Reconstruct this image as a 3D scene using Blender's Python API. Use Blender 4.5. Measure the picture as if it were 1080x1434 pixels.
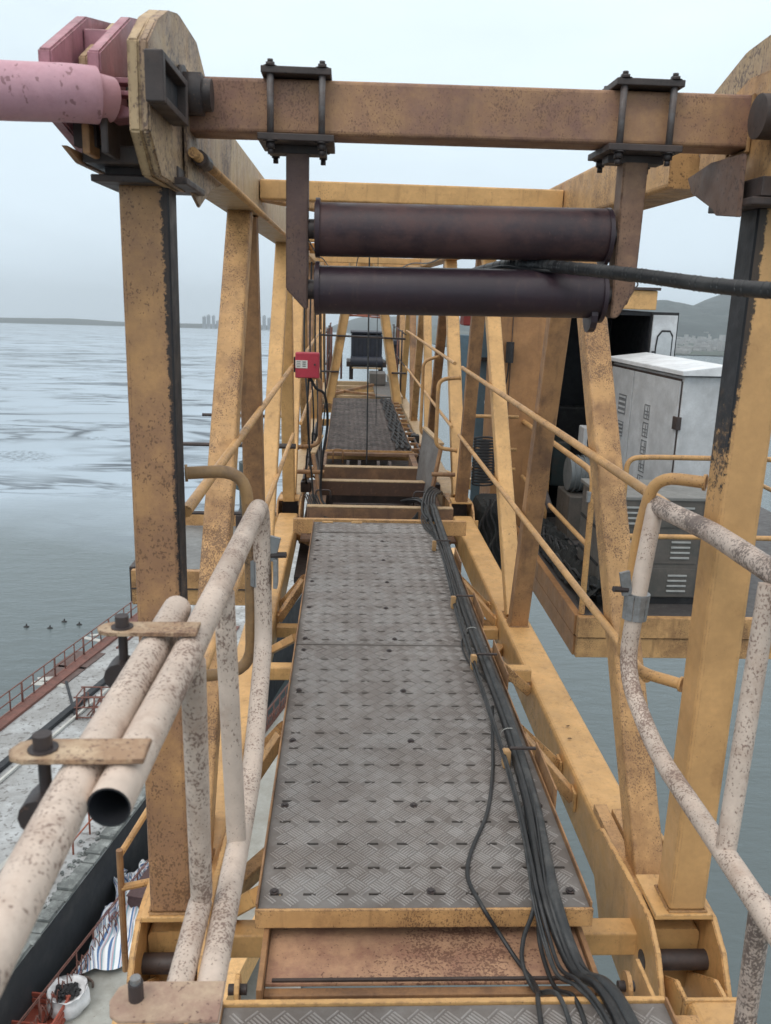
import bpy, bmesh, math, random
from mathutils import Vector, Matrix, noise
random.seed(7)
PI = math.pi
for o in list(bpy.data.objects): bpy.data.objects.remove(o)
C = bpy.context.scene.collection
sc = bpy.context.scene
# ------------------------------------------------------------------ camera
# The jib climbs 2.38 degrees; everything on the crane is laid out in the jib's own frame
# (x across, y along the jib, z up from the walkway plate) and turned as a whole.
RX = Matrix.Rotation(math.radians(2.38), 4, 'X')
CR = Vector((0.99868, -0.04239, 0.02916)); CU = Vector((-0.01775, 0.24796, 0.96861)); CF = Vector((0.04829, 0.96784, -0.24688))
EYE = Vector((0, 0, 1.7))
cam = bpy.data.cameras.new('camera'); camo = bpy.data.objects.new('camera', cam); C.objects.link(camo)
m = Matrix.Identity(4)
for i in range(3):
    m[i][0] = CR[i]; m[i][1] = CU[i]; m[i][2] = -CF[i]; m[i][3] = EYE[i]
camo.matrix_world = RX @ m
cam.sensor_fit = 'HORIZONTAL'; cam.sensor_width = 36; cam.lens = 36*1210/1080
cam.clip_start = 0.05; cam.clip_end = 40000
cam.dof.use_dof = True; cam.dof.focus_distance = 4.5; cam.dof.aperture_fstop = 11
sc.camera = camo
# ------------------------------------------------------------------ sky, sun, exposure
SUN_EL, SUN_AZ = math.radians(52), math.radians(215)
w = bpy.data.worlds.new('World'); sc.world = w; w.use_nodes = True
nt = w.node_tree; nt.nodes.clear()
out = nt.nodes.new('ShaderNodeOutputWorld')
sky = nt.nodes.new('ShaderNodeTexSky'); sky.sky_type = 'NISHITA'; sky.sun_disc = False
sky.sun_elevation = SUN_EL; sky.sun_rotation = SUN_AZ; sky.air_density = 1.5; sky.dust_density = 4
b1 = nt.nodes.new('ShaderNodeBackground'); b1.inputs[1].default_value = 0.08
nt.links.new(sky.outputs[0], b1.inputs[0])
geo = nt.nodes.new('ShaderNodeTexCoord'); sep = nt.nodes.new('ShaderNodeSeparateXYZ'); nt.links.new(geo.outputs['Generated'], sep.inputs[0])
rmp = nt.nodes.new('ShaderNodeValToRGB'); nt.links.new(sep.outputs[2], rmp.inputs[0])
cr = rmp.color_ramp; cr.elements[0].position = 0.0; cr.elements[0].color = (.70,.83,.94,1)
cr.elements[1].position = 1.0; cr.elements[1].color = (1.3,1.3,1.3,1)
for p, c in ((.04,(.73,.86,.97,1)), (.16,(.77,.90,.995,1)), (.33,(.87,1.0,1.06,1)), (.6,(1.15,1.17,1.17,1))):
    e = cr.elements.new(p); e.color = c
ns = nt.nodes.new('ShaderNodeTexNoise'); ns.inputs['Scale'].default_value = 2.2; ns.inputs['Detail'].default_value = 5
mp = nt.nodes.new('ShaderNodeMapping'); mp.inputs['Scale'].default_value = (1,1,3.2); nt.links.new(geo.outputs['Generated'], mp.inputs[0]); nt.links.new(mp.outputs[0], ns.inputs[0])
mr = nt.nodes.new('ShaderNodeMapRange'); mr.inputs[1].default_value = .3; mr.inputs[2].default_value = .7; mr.inputs[3].default_value = .90; mr.inputs[4].default_value = 1.08
nt.links.new(ns.outputs[0], mr.inputs[0])
vm = nt.nodes.new('ShaderNodeVectorMath'); vm.operation = 'SCALE'; nt.links.new(rmp.outputs[0], vm.inputs[0]); nt.links.new(mr.outputs[0], vm.inputs[3])
b2 = nt.nodes.new('ShaderNodeBackground'); b2.inputs[1].default_value = 1.0; nt.links.new(vm.outputs[0], b2.inputs[0])
mx = nt.nodes.new('ShaderNodeMixShader'); mx.inputs[0].default_value = .93
nt.links.new(b1.outputs[0], mx.inputs[1]); nt.links.new(b2.outputs[0], mx.inputs[2]); nt.links.new(mx.outputs[0], out.inputs[0])
sl = bpy.data.lights.new('sun', 'SUN'); sl.energy = 0.9; sl.angle = math.radians(25); sl.color = (1,.97,.92)
so = bpy.data.objects.new('sun', sl); C.objects.link(so)
so.rotation_euler = (PI/2 - SUN_EL, 0, math.radians(180) - SUN_AZ)
sc.view_settings.view_transform = 'Standard'; sc.view_settings.look = 'None'; sc.view_settings.gamma = 1
sc.view_settings.use_curve_mapping = False; sc.view_settings.exposure = 0.18
sc.render.engine = 'CYCLES'; sc.cycles.max_bounces = 6; sc.cycles.volume_bounces = 0

# ------------------------------------------------------------------ measuring helpers
def ray(px, py):
    a, b = (px-540)/1210, (717-py)/1210
    return CF + CR*a + CU*b
def at(px, py, ax, v):                         # where the sight line meets a plane, jib frame
    d = ray(px, py); i = 'xyz'.index(ax); return EYE + d*((v-EYE[i])/d[i])
def wat(px, py, z):                            # the same in the world frame, on a level z
    d = RX.to_3x3() @ ray(px, py); o = RX @ EYE; return o + d*((z-o.z)/d.z)
# ------------------------------------------------------------------ materials
MATS = {}
def mat(name, base, rough=.55, metal=0, spec=.5, var=.12, vscale=6, specks=None, stain=None, bump=.15, bscale=90, drips=None, grease=None, wear=0, edge=None):
    """painted or bare surface; specks=(scale, amount, colour), stain=(scale, amount, colour), grease=(sign of face normal, z high, z low)"""
    if name in MATS: return MATS[name]
    M = bpy.data.materials.new(name); M.use_nodes = True; t = M.node_tree; N, Lk = t.nodes, t.links
    B = N['Principled BSDF']; B.inputs['Metallic'].default_value = metal; B.inputs['Specular IOR Level'].default_value = spec
    tc = N.new('ShaderNodeTexCoord'); co = tc.outputs['Object']
    def noise_(s, det=4, rg=.6, sc3=None):
        n = N.new('ShaderNodeTexNoise'); n.inputs['Scale'].default_value = s; n.inputs['Detail'].default_value = det; n.inputs['Roughness'].default_value = rg
        if sc3:
            mp = N.new('ShaderNodeMapping'); mp.inputs['Scale'].default_value = sc3; Lk.new(co, mp.inputs[0]); Lk.new(mp.outputs[0], n.inputs['Vector'])
        else: Lk.new(co, n.inputs['Vector'])
        return n.outputs[0]
    def ramp(x, a, b, ta=0, tb=1):
        r = N.new('ShaderNodeMapRange'); r.inputs[1].default_value = a; r.inputs[2].default_value = b; r.inputs[3].default_value = ta; r.inputs[4].default_value = tb; Lk.new(x, r.inputs[0]); return r.outputs[0]
    def math_(op, a, b):
        n = N.new('ShaderNodeMath'); n.operation = op
        for i, x in enumerate((a, b)):
            if isinstance(x, (int, float)): n.inputs[i].default_value = x
            else: Lk.new(x, n.inputs[i])
        n.use_clamp = op != 'SUBTRACT'; return n.outputs[0]
    def madd(a, b):
        n = N.new('ShaderNodeMath'); n.operation = 'ADD'; Lk.new(a, n.inputs[0]); Lk.new(b, n.inputs[1]); return n.outputs[0]
    def mixc(f, a, b):
        n = N.new('ShaderNodeMix'); n.data_type = 'RGBA'
        if isinstance(f, (int, float)): n.inputs[0].default_value = f
        else: Lk.new(f, n.inputs[0])
        for i, x in ((6, a), (7, b)):
            if isinstance(x, tuple): n.inputs[i].default_value = (*x[:3], 1)
            else: Lk.new(x, n.inputs[i])
        return n.outputs[2]
    lo = tuple(c*(1-var*2) for c in base); hi = tuple(min(1, c*(1+var)) for c in base)
    col = mixc(ramp(noise_(vscale, 6), .3, .7), lo, hi)
    col = mixc(ramp(noise_(vscale*9, 3), .35, .75, 0, .35), col, tuple(c*.72 for c in base))
    hgt = noise_(bscale, 3)
    if stain:
        s, a, c = stain; f = math_('MULTIPLY', ramp(noise_(s, 9, .74), .60-a*.33, .76-a*.28), .68); col = mixc(f, col, c)
    if drips:
        f = ramp(noise_(drips[0], 5, .6, (1, 1, .09)), .57, .72, 0, drips[1]); col = mixc(f, col, drips[2])
    if edge:
        f = ramp(noise_(26, 6, .7), .58, .62, 0, edge[0]); col = mixc(f, col, edge[1])
    if specks:
        s, a, c = specks
        big = madd( ramp(noise_(2.6, 5, .7), .38, .64, -.17, .035), ramp(noise_(11, 4, .7), .36, .62, -.10, .03))
        n1 = math_('ADD', noise_(s*2.3, 2, .5, (1, 1, .7)), big)
        f1 = ramp(n1, .680-a*.12, .725-a*.12)
        n2 = math_('ADD', noise_(s*.8, 6, .78), big)
        f2 = ramp(n2, .745-a*.12, .81-a*.12, 0, .9)
        halo = math_('MULTIPLY', ramp(math_('ADD', noise_(s*.35, 5, .7), big), .52-a*.06, .74-a*.06), min(.55, .25+.25*a))
        col = mixc(halo, col, tuple(base[i]*.42+c[i]*.6 for i in range(3)))
        f = math_('MAXIMUM', f1, f2); col = mixc(math_('MULTIPLY', f, .70), col, c)
        hgt = math_('SUBTRACT', hgt, math_('MULTIPLY', f, .8))
    if wear:
        bv = N.new('ShaderNodeBevel'); bv.samples = 3; bv.inputs['Radius'].default_value = .007
        gm = N.new('ShaderNodeNewGeometry'); dt = N.new('ShaderNodeVectorMath'); dt.operation = 'DOT_PRODUCT'
        Lk.new(bv.outputs[0], dt.inputs[0]); Lk.new(gm.outputs['Normal'], dt.inputs[1])
        em = ramp(dt.outputs['Value'], .995, .93); en = ramp(noise_(34, 6, .75), .46, .56)
        f = math_('MULTIPLY', math_('MULTIPLY', em, en), wear); col = mixc(f, col, (.085,.042,.026))
    if grease:
        sg, zh, zl, xe = grease
        g = N.new('ShaderNodeSeparateXYZ'); Lk.new(tc.outputs['Normal'], g.inputs[0])
        z = N.new('ShaderNodeSeparateXYZ'); Lk.new(co, z.inputs[0])
        side = ramp(math_('MULTIPLY', g.outputs[0], sg), .3, .75)
        zz = ramp(z.outputs[2], zl, zh, -.46, .42)
        n = N.new('ShaderNodeMath'); n.operation = 'ADD'; Lk.new(noise_(38, 6, .75), n.inputs[0]); Lk.new(zz, n.inputs[1])
        f = math_('MULTIPLY', ramp(n.outputs[0], .52, .58), side)
        # a thin spill of it round the arris onto the front face
        sp_ = madd(ramp(math_('MULTIPLY', math_('SUBTRACT', z.outputs[0], xe), -sg), -.004, .030, .20, -.45), noise_(60, 6, .8))
        sp_ = math_('MULTIPLY', ramp(madd(sp_, zz), .60, .66), .92); f = math_('MAXIMUM', f, sp_)
        col = mixc(f, col, (.012,.013,.017))
    Lk.new(col, B.inputs['Base Color'])
    Lk.new(ramp(noise_(vscale*3, 5), .3, .7, max(.05, rough-.1), min(1, rough+.14)), B.inputs['Roughness'])
    bp = N.new('ShaderNodeBump'); bp.inputs['Strength'].default_value = bump; bp.inputs['Distance'].default_value = .004; Lk.new(hgt, bp.inputs['Height']); Lk.new(bp.outputs[0], B.inputs['Normal'])
    MATS[name] = M; return M
BR = (.115,.058,.032); PUR = (.085,.045,.04)
OCH = (.655,.385,.155)
ochre = mat('ochre_paint', OCH, .5, specks=(90,.62,BR), drips=(30,.35,(.20,.10,.04)), edge=(.25,(.36,.19,.07)), wear=.7)
ochre_rusty = mat('ochre_paint_speckled', (.60,.345,.145), .55, specks=(85,1.5,BR), stain=(5,.42,(.22,.11,.05)), drips=(24,.5,(.14,.07,.035)), wear=.9)
ochre_dirty = mat('ochre_paint_dirty', (.40,.215,.095), .6, specks=(75,.65,BR), stain=(4,.62,(.11,.06,.04)), drips=(20,.6,(.08,.045,.03)))
ochre_pale = mat('ochre_paint_bleached', (.52,.37,.21), .55, specks=(60,.85,(.10,.06,.045)), stain=(6,.35,(.25,.15,.09)), drips=(40,.5,(.14,.09,.06)), wear=.8)
ochre_post_l = mat('ochre_post_greased', (.58,.325,.135), .5, specks=(80,1.55,BR), stain=(2.6,.78,(.20,.105,.075)), grease=(1,2.1,-.9,-.431), wear=.9)
ochre_post_r = mat('ochre_post_black_side', (.61,.35,.145), .5, specks=(95,.10,BR), stain=(4,.12,(.28,.14,.06)), grease=(-1,1.75,.75,1.007), wear=.5)
beam_rust = mat('beam_paint_rusted', (.44,.25,.125), .6, specks=(130,1.3,(.13,.065,.045)), stain=(3.2,.75,(.17,.085,.085)), drips=(12,.3,(.12,.07,.05)), wear=.9)
brown_wall = mat('brown_wall_paint', (.40,.205,.085), .55, specks=(120,.05,BR), stain=(2.5,.3,(.22,.11,.05)), drips=(14,.5,(.15,.075,.04)))
white_pipe = mat('white_pipe_paint', (.62,.51,.43), .5, specks=(88,1.6,(.13,.07,.052)), stain=(7,.28,(.36,.25,.19)), bump=.3)
white_pipe_black = mat('white_pipe_tarred', (.61,.50,.43), .5, specks=(85,2.6,(.045,.028,.026)), stain=(8,.3,(.25,.17,.14)), bump=.35)
plate_pipe = mat('clamp_plate_paint', (.53,.40,.27), .5, specks=(80,1.7,(.12,.06,.04)), stain=(16,.75,(.24,.12,.06)), wear=1)
rail_paint = mat('handrail_paint', (.58,.33,.13), .5, specks=(80,1.2,BR), stain=(9,.3,(.34,.20,.11)))
pink = mat('pink_paint', (.50,.24,.28), .5, specks=(50,1.0,(.16,.07,.08)), stain=(5,.75,(.26,.11,.14)), drips=(42,.8,(.16,.07,.085)), wear=.6)
pink_rod = mat('pink_rod_paint', (.60,.34,.40), .5, specks=(34,1.25,(.20,.09,.10)), stain=(6,.40,(.40,.20,.23)), drips=(30,.4,(.34,.17,.19)))
greyw = mat('weathered_plate', (.48,.34,.20), .6, stain=(7,.5,(.24,.15,.11)), specks=(60,1.7,(.07,.045,.045)), drips=(60,.5,(.16,.11,.09)), wear=.8)
grime = mat('dark_grime_steel', (.050,.038,.036), .55, specks=(70,.5,(.015,.012,.012)), stain=(8,.4,(.09,.06,.05)))
roller_m = mat('roller_steel_dark', (.030,.018,.026), .40, stain=(5,.45,(.045,.022,.030)), drips=(50,.3,(.10,.06,.05)), bump=.1, specks=(60,.2,(.10,.06,.05)))
roller_top = mat('roller_steel_rusted', (.036,.020,.026), .50, stain=(9,.62,(.10,.048,.044)), specks=(60,.3,(.12,.06,.055)))
black = mat('black_rubber', (.018,.018,.020), .6, stain=(12,.3,(.05,.048,.05)))
cable_m = mat('black_cable', (.016,.017,.019), .45, stain=(9,.35,(.06,.06,.06)), bump=.2)
cable_g = mat('grey_cable', (.030,.033,.036), .5, stain=(14,.4,(.09,.09,.088)), bump=.2)
steel = mat('galvanised_steel', (.33,.34,.35), .42, metal=.5, stain=(14,.4,(.14,.13,.12)))
bolt_m = mat('black_bolt', (.045,.035,.035), .5, specks=(90,.6,(.12,.07,.05)))
tread = mat('tread_plate', (.215,.20,.19), .62, metal=.05, stain=(4,.66,(.105,.085,.072)), specks=(110,.35,(.06,.048,.05)), vscale=3)
tread_bar = mat('tread_raised', (.43,.41,.395), .52, metal=.1, stain=(4,.70,(.18,.15,.135)), specks=(120,.3,(.08,.06,.06)), vscale=4)
tread_dark = mat('tread_plate_muddy', (.12,.092,.082), .6, stain=(5,.75,(.040,.030,.028)), specks=(12,2.2,(.018,.014,.013)))
tread_dark_bar = mat('tread_raised_muddy', (.21,.175,.16), .5, stain=(5,.8,(.05,.038,.035)), specks=(12,2.2,(.02,.016,.015)))
floor_dark = mat('platform_floor', (.10,.092,.09), .55, stain=(3,.6,(.05,.045,.045)), specks=(30,.5,(.17,.16,.15)))
wood = mat('ochre_clip_paint', (.52,.32,.15), .6, specks=(90,.5,BR))
cab_w = mat('cabinet_white', (.56,.58,.60), .45, stain=(4,.3,(.40,.41,.42)), specks=(50,.2,(.2,.19,.18)), drips=(25,.25,(.38,.37,.36)), bump=.05)
cab_w2 = mat('cabinet_lid_white', (.74,.76,.78), .4, stain=(4,.3,(.55,.56,.57)), bump=.05)
stencil = mat('stencil_grey', (.20,.21,.22), .6)
grey_box = mat('grey_case_paint', (.135,.120,.108), .5, stain=(4,.5,(.07,.075,.07)), drips=(22,.4,(.15,.14,.12)))
louvre_m = mat('louvre_pale', (.42,.43,.42), .5)
red_box = mat('red_box_paint', (.50,.045,.075), .45, stain=(9,.3,(.36,.035,.05)), bump=.05)
label_w = mat('label_white', (.70,.70,.66), .5, bump=0)
label_k = mat('label_print', (.10,.11,.11), .6, bump=0)
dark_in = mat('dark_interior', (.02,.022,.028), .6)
winch_m = mat('winch_blue_black', (.022,.028,.045), .5, stain=(2,.4,(.045,.045,.06)))
teal = mat('teal_machine_paint', (.06,.085,.09), .5, stain=(8,.4,(.10,.09,.08)))
bluegrey = mat('blue_panel_paint', (.13,.20,.25), .5, stain=(4,.3,(.09,.13,.16)))
net_m = mat('dark_net', (.02,.022,.022), .85, bump=.4)
concrete = mat('barge_deck_concrete', (.48,.50,.51), .8, vscale=.35, stain=(.45,.68,(.20,.195,.185)), specks=(2.2,1.5,(.13,.12,.115)), bump=.4, bscale=2, edge=(.5,(.30,.31,.31)))
deck_b = mat('lower_deck_steel', (.36,.36,.33), .75, vscale=.5, stain=(.6,.5,(.22,.21,.18)), specks=(2.5,.4,(.2,.17,.14)), bump=.3, bscale=3)
hull_m = mat('barge_hull_black', (.022,.025,.030), .7, vscale=.5, stain=(.8,.3,(.05,.05,.05)))
kerb_m = mat('barge_kerb', (.27,.29,.28), .85, vscale=1.5, stain=(2.0,.7,(.05,.055,.055)), specks=(6,.9,(.03,.03,.03)))
rust_rail = mat('rusty_rail_steel', (.20,.085,.065), .7, stain=(2,.5,(.10,.05,.04)))
rust_rail2 = mat('orange_rail_steel', (.33,.10,.055), .7, stain=(2,.4,(.18,.07,.05)))
sack_m = mat('white_sack', (.70,.70,.71), .7, vscale=2, bump=.2, bscale=12)
coal = mat('black_lumps', (.012,.012,.014), .6)
board = mat('pale_board', (.50,.50,.47), .8, vscale=1)
brownpatch = mat('brown_mat', (.14,.095,.085), .85, vscale=1, stain=(1.5,.5,(.09,.065,.06)))
crate_m = mat('red_crate', (.33,.075,.045), .6)

# ------------------------------------------------------------------ mesh helpers
CRANE = []
def obj(name, bm, m, parent=None, smooth=False, kind=None):
    me = bpy.data.meshes.new(name)
    bmesh.ops.recalc_face_normals(bm, faces=bm.faces[:]); bm.to_mesh(me); bm.free()
    if smooth:
        me.shade_smooth()
        me.set_sharp_from_angle(angle=math.radians(40))
    for q in (m if isinstance(m, (list, tuple)) else [m]): me.materials.append(q)
    o = bpy.data.objects.new(name, me); C.objects.link(o)
    if parent: o.parent = parent
    if kind: o['kind'] = kind
    return o
def tag(o, label, cat, group=None, crane=True):
    o['label'] = label; o['category'] = cat
    if group: o['group'] = group
    if crane: CRANE.append(o)
    return o
def thing(name, label, cat, loc=(0,0,0), group=None, crane=True):
    o = bpy.data.objects.new(name, None); C.objects.link(o); o.location = loc; o.empty_display_size = .1
    tag(o, label, cat, group, crane)
    if Vector(loc).length > 0: OFF[o.name] = Vector(loc)
    return o
OFF = {}
def struct(name, bm, m, kind='structure', parent=None, **k):
    return obj(name, bm, m, parent, kind=kind, **k)
def link_at(name, me, loc, parent=None, rot=None, scale=None):
    o = bpy.data.objects.new(name, me); C.objects.link(o); o.location = loc
    if rot: o.rotation_euler = rot
    if scale: o.scale = scale
    if parent: o.parent = parent
    return o
def add_box(bm, c, s, R=None, mi=0):
    vs = []
    for x in (-.5,.5):
        for y in (-.5,.5):
            for z in (-.5,.5):
                v = Vector((x*s[0], y*s[1], z*s[2]))
                if R is not None: v = R @ v
                vs.append(bm.verts.new(v + Vector(c)))
    fs = []
    for f in ((0,1,3,2),(4,6,7,5),(0,4,5,1),(2,3,7,6),(0,2,6,4),(1,5,7,3)):
        q = bm.faces.new([vs[i] for i in f]); q.material_index = mi; fs.append(q)
    return vs, fs
def box(c, s, bevel=0, R=None, seg=2):
    bm = bmesh.new(); add_box(bm, c, s, R)
    if bevel: bmesh.ops.bevel(bm, geom=bm.edges[:], offset=bevel, segments=seg, affect='EDGES', profile=.5)
    return bm
def bx(x0, x1, y0, y1, z0, z1, bevel=0): return box(((x0+x1)/2,(y0+y1)/2,(z0+z1)/2), (abs(x1-x0),abs(y1-y0),abs(z1-z0)), bevel)
def frame_of(d, up=Vector((0,0,1))):
    d = d.normalized()
    if abs(d.dot(up)) > .99: up = Vector((0,1,0))
    x = d.cross(up).normalized(); z = x.cross(d).normalized()
    return Matrix((x, d, z)).transposed()
def beam(p0, p1, w, h, up=Vector((0,0,1)), bevel=None, bm=None, cutz=None):
    """box section from p0 to p1; w across, h along 'up'"""
    p0, p1 = Vector(p0), Vector(p1); R = frame_of(p1-p0, Vector(up)); b = bm or bmesh.new()
    vs, fs = add_box(b, (p0+p1)/2, (w, (p1-p0).length, h), R)
    if bevel is None: bevel = min(w, h)*.11
    if bevel:
        d = (p1-p0).normalized()
        es = [e for e in b.edges if e.verts[0] in vs and e.verts[1] in vs and abs((e.verts[0].co-e.verts[1].co).normalized().dot(d)) > .98]
        bmesh.ops.bevel(b, geom=es, offset=bevel, segments=3, affect='EDGES', profile=.5)
    return b
def fillet(pts, R, n=6):
    pts = [Vector(p) for p in pts]
    if not R: return pts
    o = [pts[0]]
    for i in range(1, len(pts)-1):
        a, b, c = pts[i-1], pts[i], pts[i+1]; u, v = (a-b), (c-b); lu, lv = u.length, v.length; u.normalize(); v.normalize()
        t = min(R, lu*.48, lv*.48)
        for k in range(n+1):
            s = k/n; o.append((b+u*t)*(1-s)**2 + b*2*s*(1-s) + (b+v*t)*s*s)
    o.append(pts[-1]); return o
def tube(pts, r, seg=14, R=0, bm=None, cap=True, hollow=False, wob=0):
    b = bm or bmesh.new(); P = fillet(pts, R); n = len(P); prev = None; rings = []
    for i, p in enumerate(P):
        t = (P[min(i+1,n-1)] - P[max(i-1,0)])
        if t.length < 1e-6: t = Vector((0,1,0))
        t.normalize()
        if prev is None:
            a = Vector((0,0,1)) if abs(t.z) < .9 else Vector((1,0,0)); x = t.cross(a).normalized()
        else: x = (prev - t*prev.dot(t)).normalized()
        prev = x; y = t.cross(x); rr = r*(1+wob*random.uniform(-1,1))
        rings.append([b.verts.new(p + (x*math.cos(2*PI*k/seg) + y*math.sin(2*PI*k/seg))*rr) for k in range(seg)])
    for i in range(n-1):
        for k in range(seg):
            f = b.faces.new((rings[i][k], rings[i][(k+1)%seg], rings[i+1][(k+1)%seg], rings[i+1][k])); f.smooth = True
    if hollow:
        for end, q in ((0,1),(-1,-2)):
            ring = rings[end]; p = P[end]; d = (P[q]-p).normalized()
            i1 = [b.verts.new(p + (v.co-p)*.90) for v in ring]; i2 = [b.verts.new(v.co + d*.10) for v in i1]
            for k in range(seg):
                b.faces.new((ring[k], ring[(k+1)%seg], i1[(k+1)%seg], i1[k])).material_index = 1; g = b.faces.new((i1[k], i1[(k+1)%seg], i2[(k+1)%seg], i2[k])); g.material_index = 1
            g = b.faces.new(i2); g.material_index = 1
    elif cap:
        b.faces.new(rings[0]); b.faces.new(rings[-1])
    return b
def spline(pts, n=8):
    P = [Vector(p) for p in pts]; P = [P[0]*2-P[1]] + P + [P[-1]*2-P[-2]]; o = []
    for i in range(1, len(P)-2):
        for k in range(n):
            t = k/n; a,b,c,d = P[i-1:i+3]
            o.append(.5*((2*b) + (c-a)*t + (2*a-5*b+4*c-d)*t*t + (3*b-a-3*c+d)*t**3))
    o.append(P[-2]); return o
def cyl(p0, p1, r, seg=24, bevel=0, bm=None):
    return tube([p0, p1], r, seg, bm=bm)
def prism(poly, axis, a, b_, bevel=0, bm=None):
    """polygon in the plane across axis, extruded from a to b_. axis x: poly=(y,z); y: (x,z); z: (x,y)"""
    b = bm or bmesh.new()
    def V(p, t): return {'x':(t,p[0],p[1]), 'y':(p[0],t,p[1]), 'z':(p[0],p[1],t)}[axis]
    A = [b.verts.new(V(p, a)) for p in poly]; B = [b.verts.new(V(p, b_)) for p in poly]; n = len(poly)
    f1 = b.faces.new(A); f2 = b.faces.new(B[::-1]); fs = [f1, f2]
    for i in range(n): fs.append(b.faces.new((A[i], B[i], B[(i+1)%n], A[(i+1)%n])))
    if bevel: bmesh.ops.bevel(b, geom=list({e for f in fs for e in f.edges}), offset=bevel, segments=2, affect='EDGES')
    return b
def hexbolt(r=.012, h=.012, washer=True, stud=0):
    b = bmesh.new()
    if washer: tube([(0,0,0),(0,0,.003)], r*1.5, 16, bm=b)
    tube([(0,0,.002),(0,0,.002+h)], r, 6, bm=b)
    if stud: tube([(0,0,.002+h),(0,0,.002+h+stud)], r*.6, 10, bm=b)
    me = bpy.data.meshes.new('bolt'); bmesh.ops.recalc_face_normals(b, faces=b.faces[:]); b.to_mesh(me); b.free(); me.materials.append(bolt_m); return me
BOLT = hexbolt(); BOLT_S = hexbolt(.009,.006); BOLT_L = hexbolt(.013,.016,True,.014)
def ngon(cx, cy, r, n, a0=0, sx=1, sy=1): return [(cx+r*sx*math.cos(a0+2*PI*i/n), cy+r*sy*math.sin(a0+2*PI*i/n)) for i in range(n)]

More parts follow.
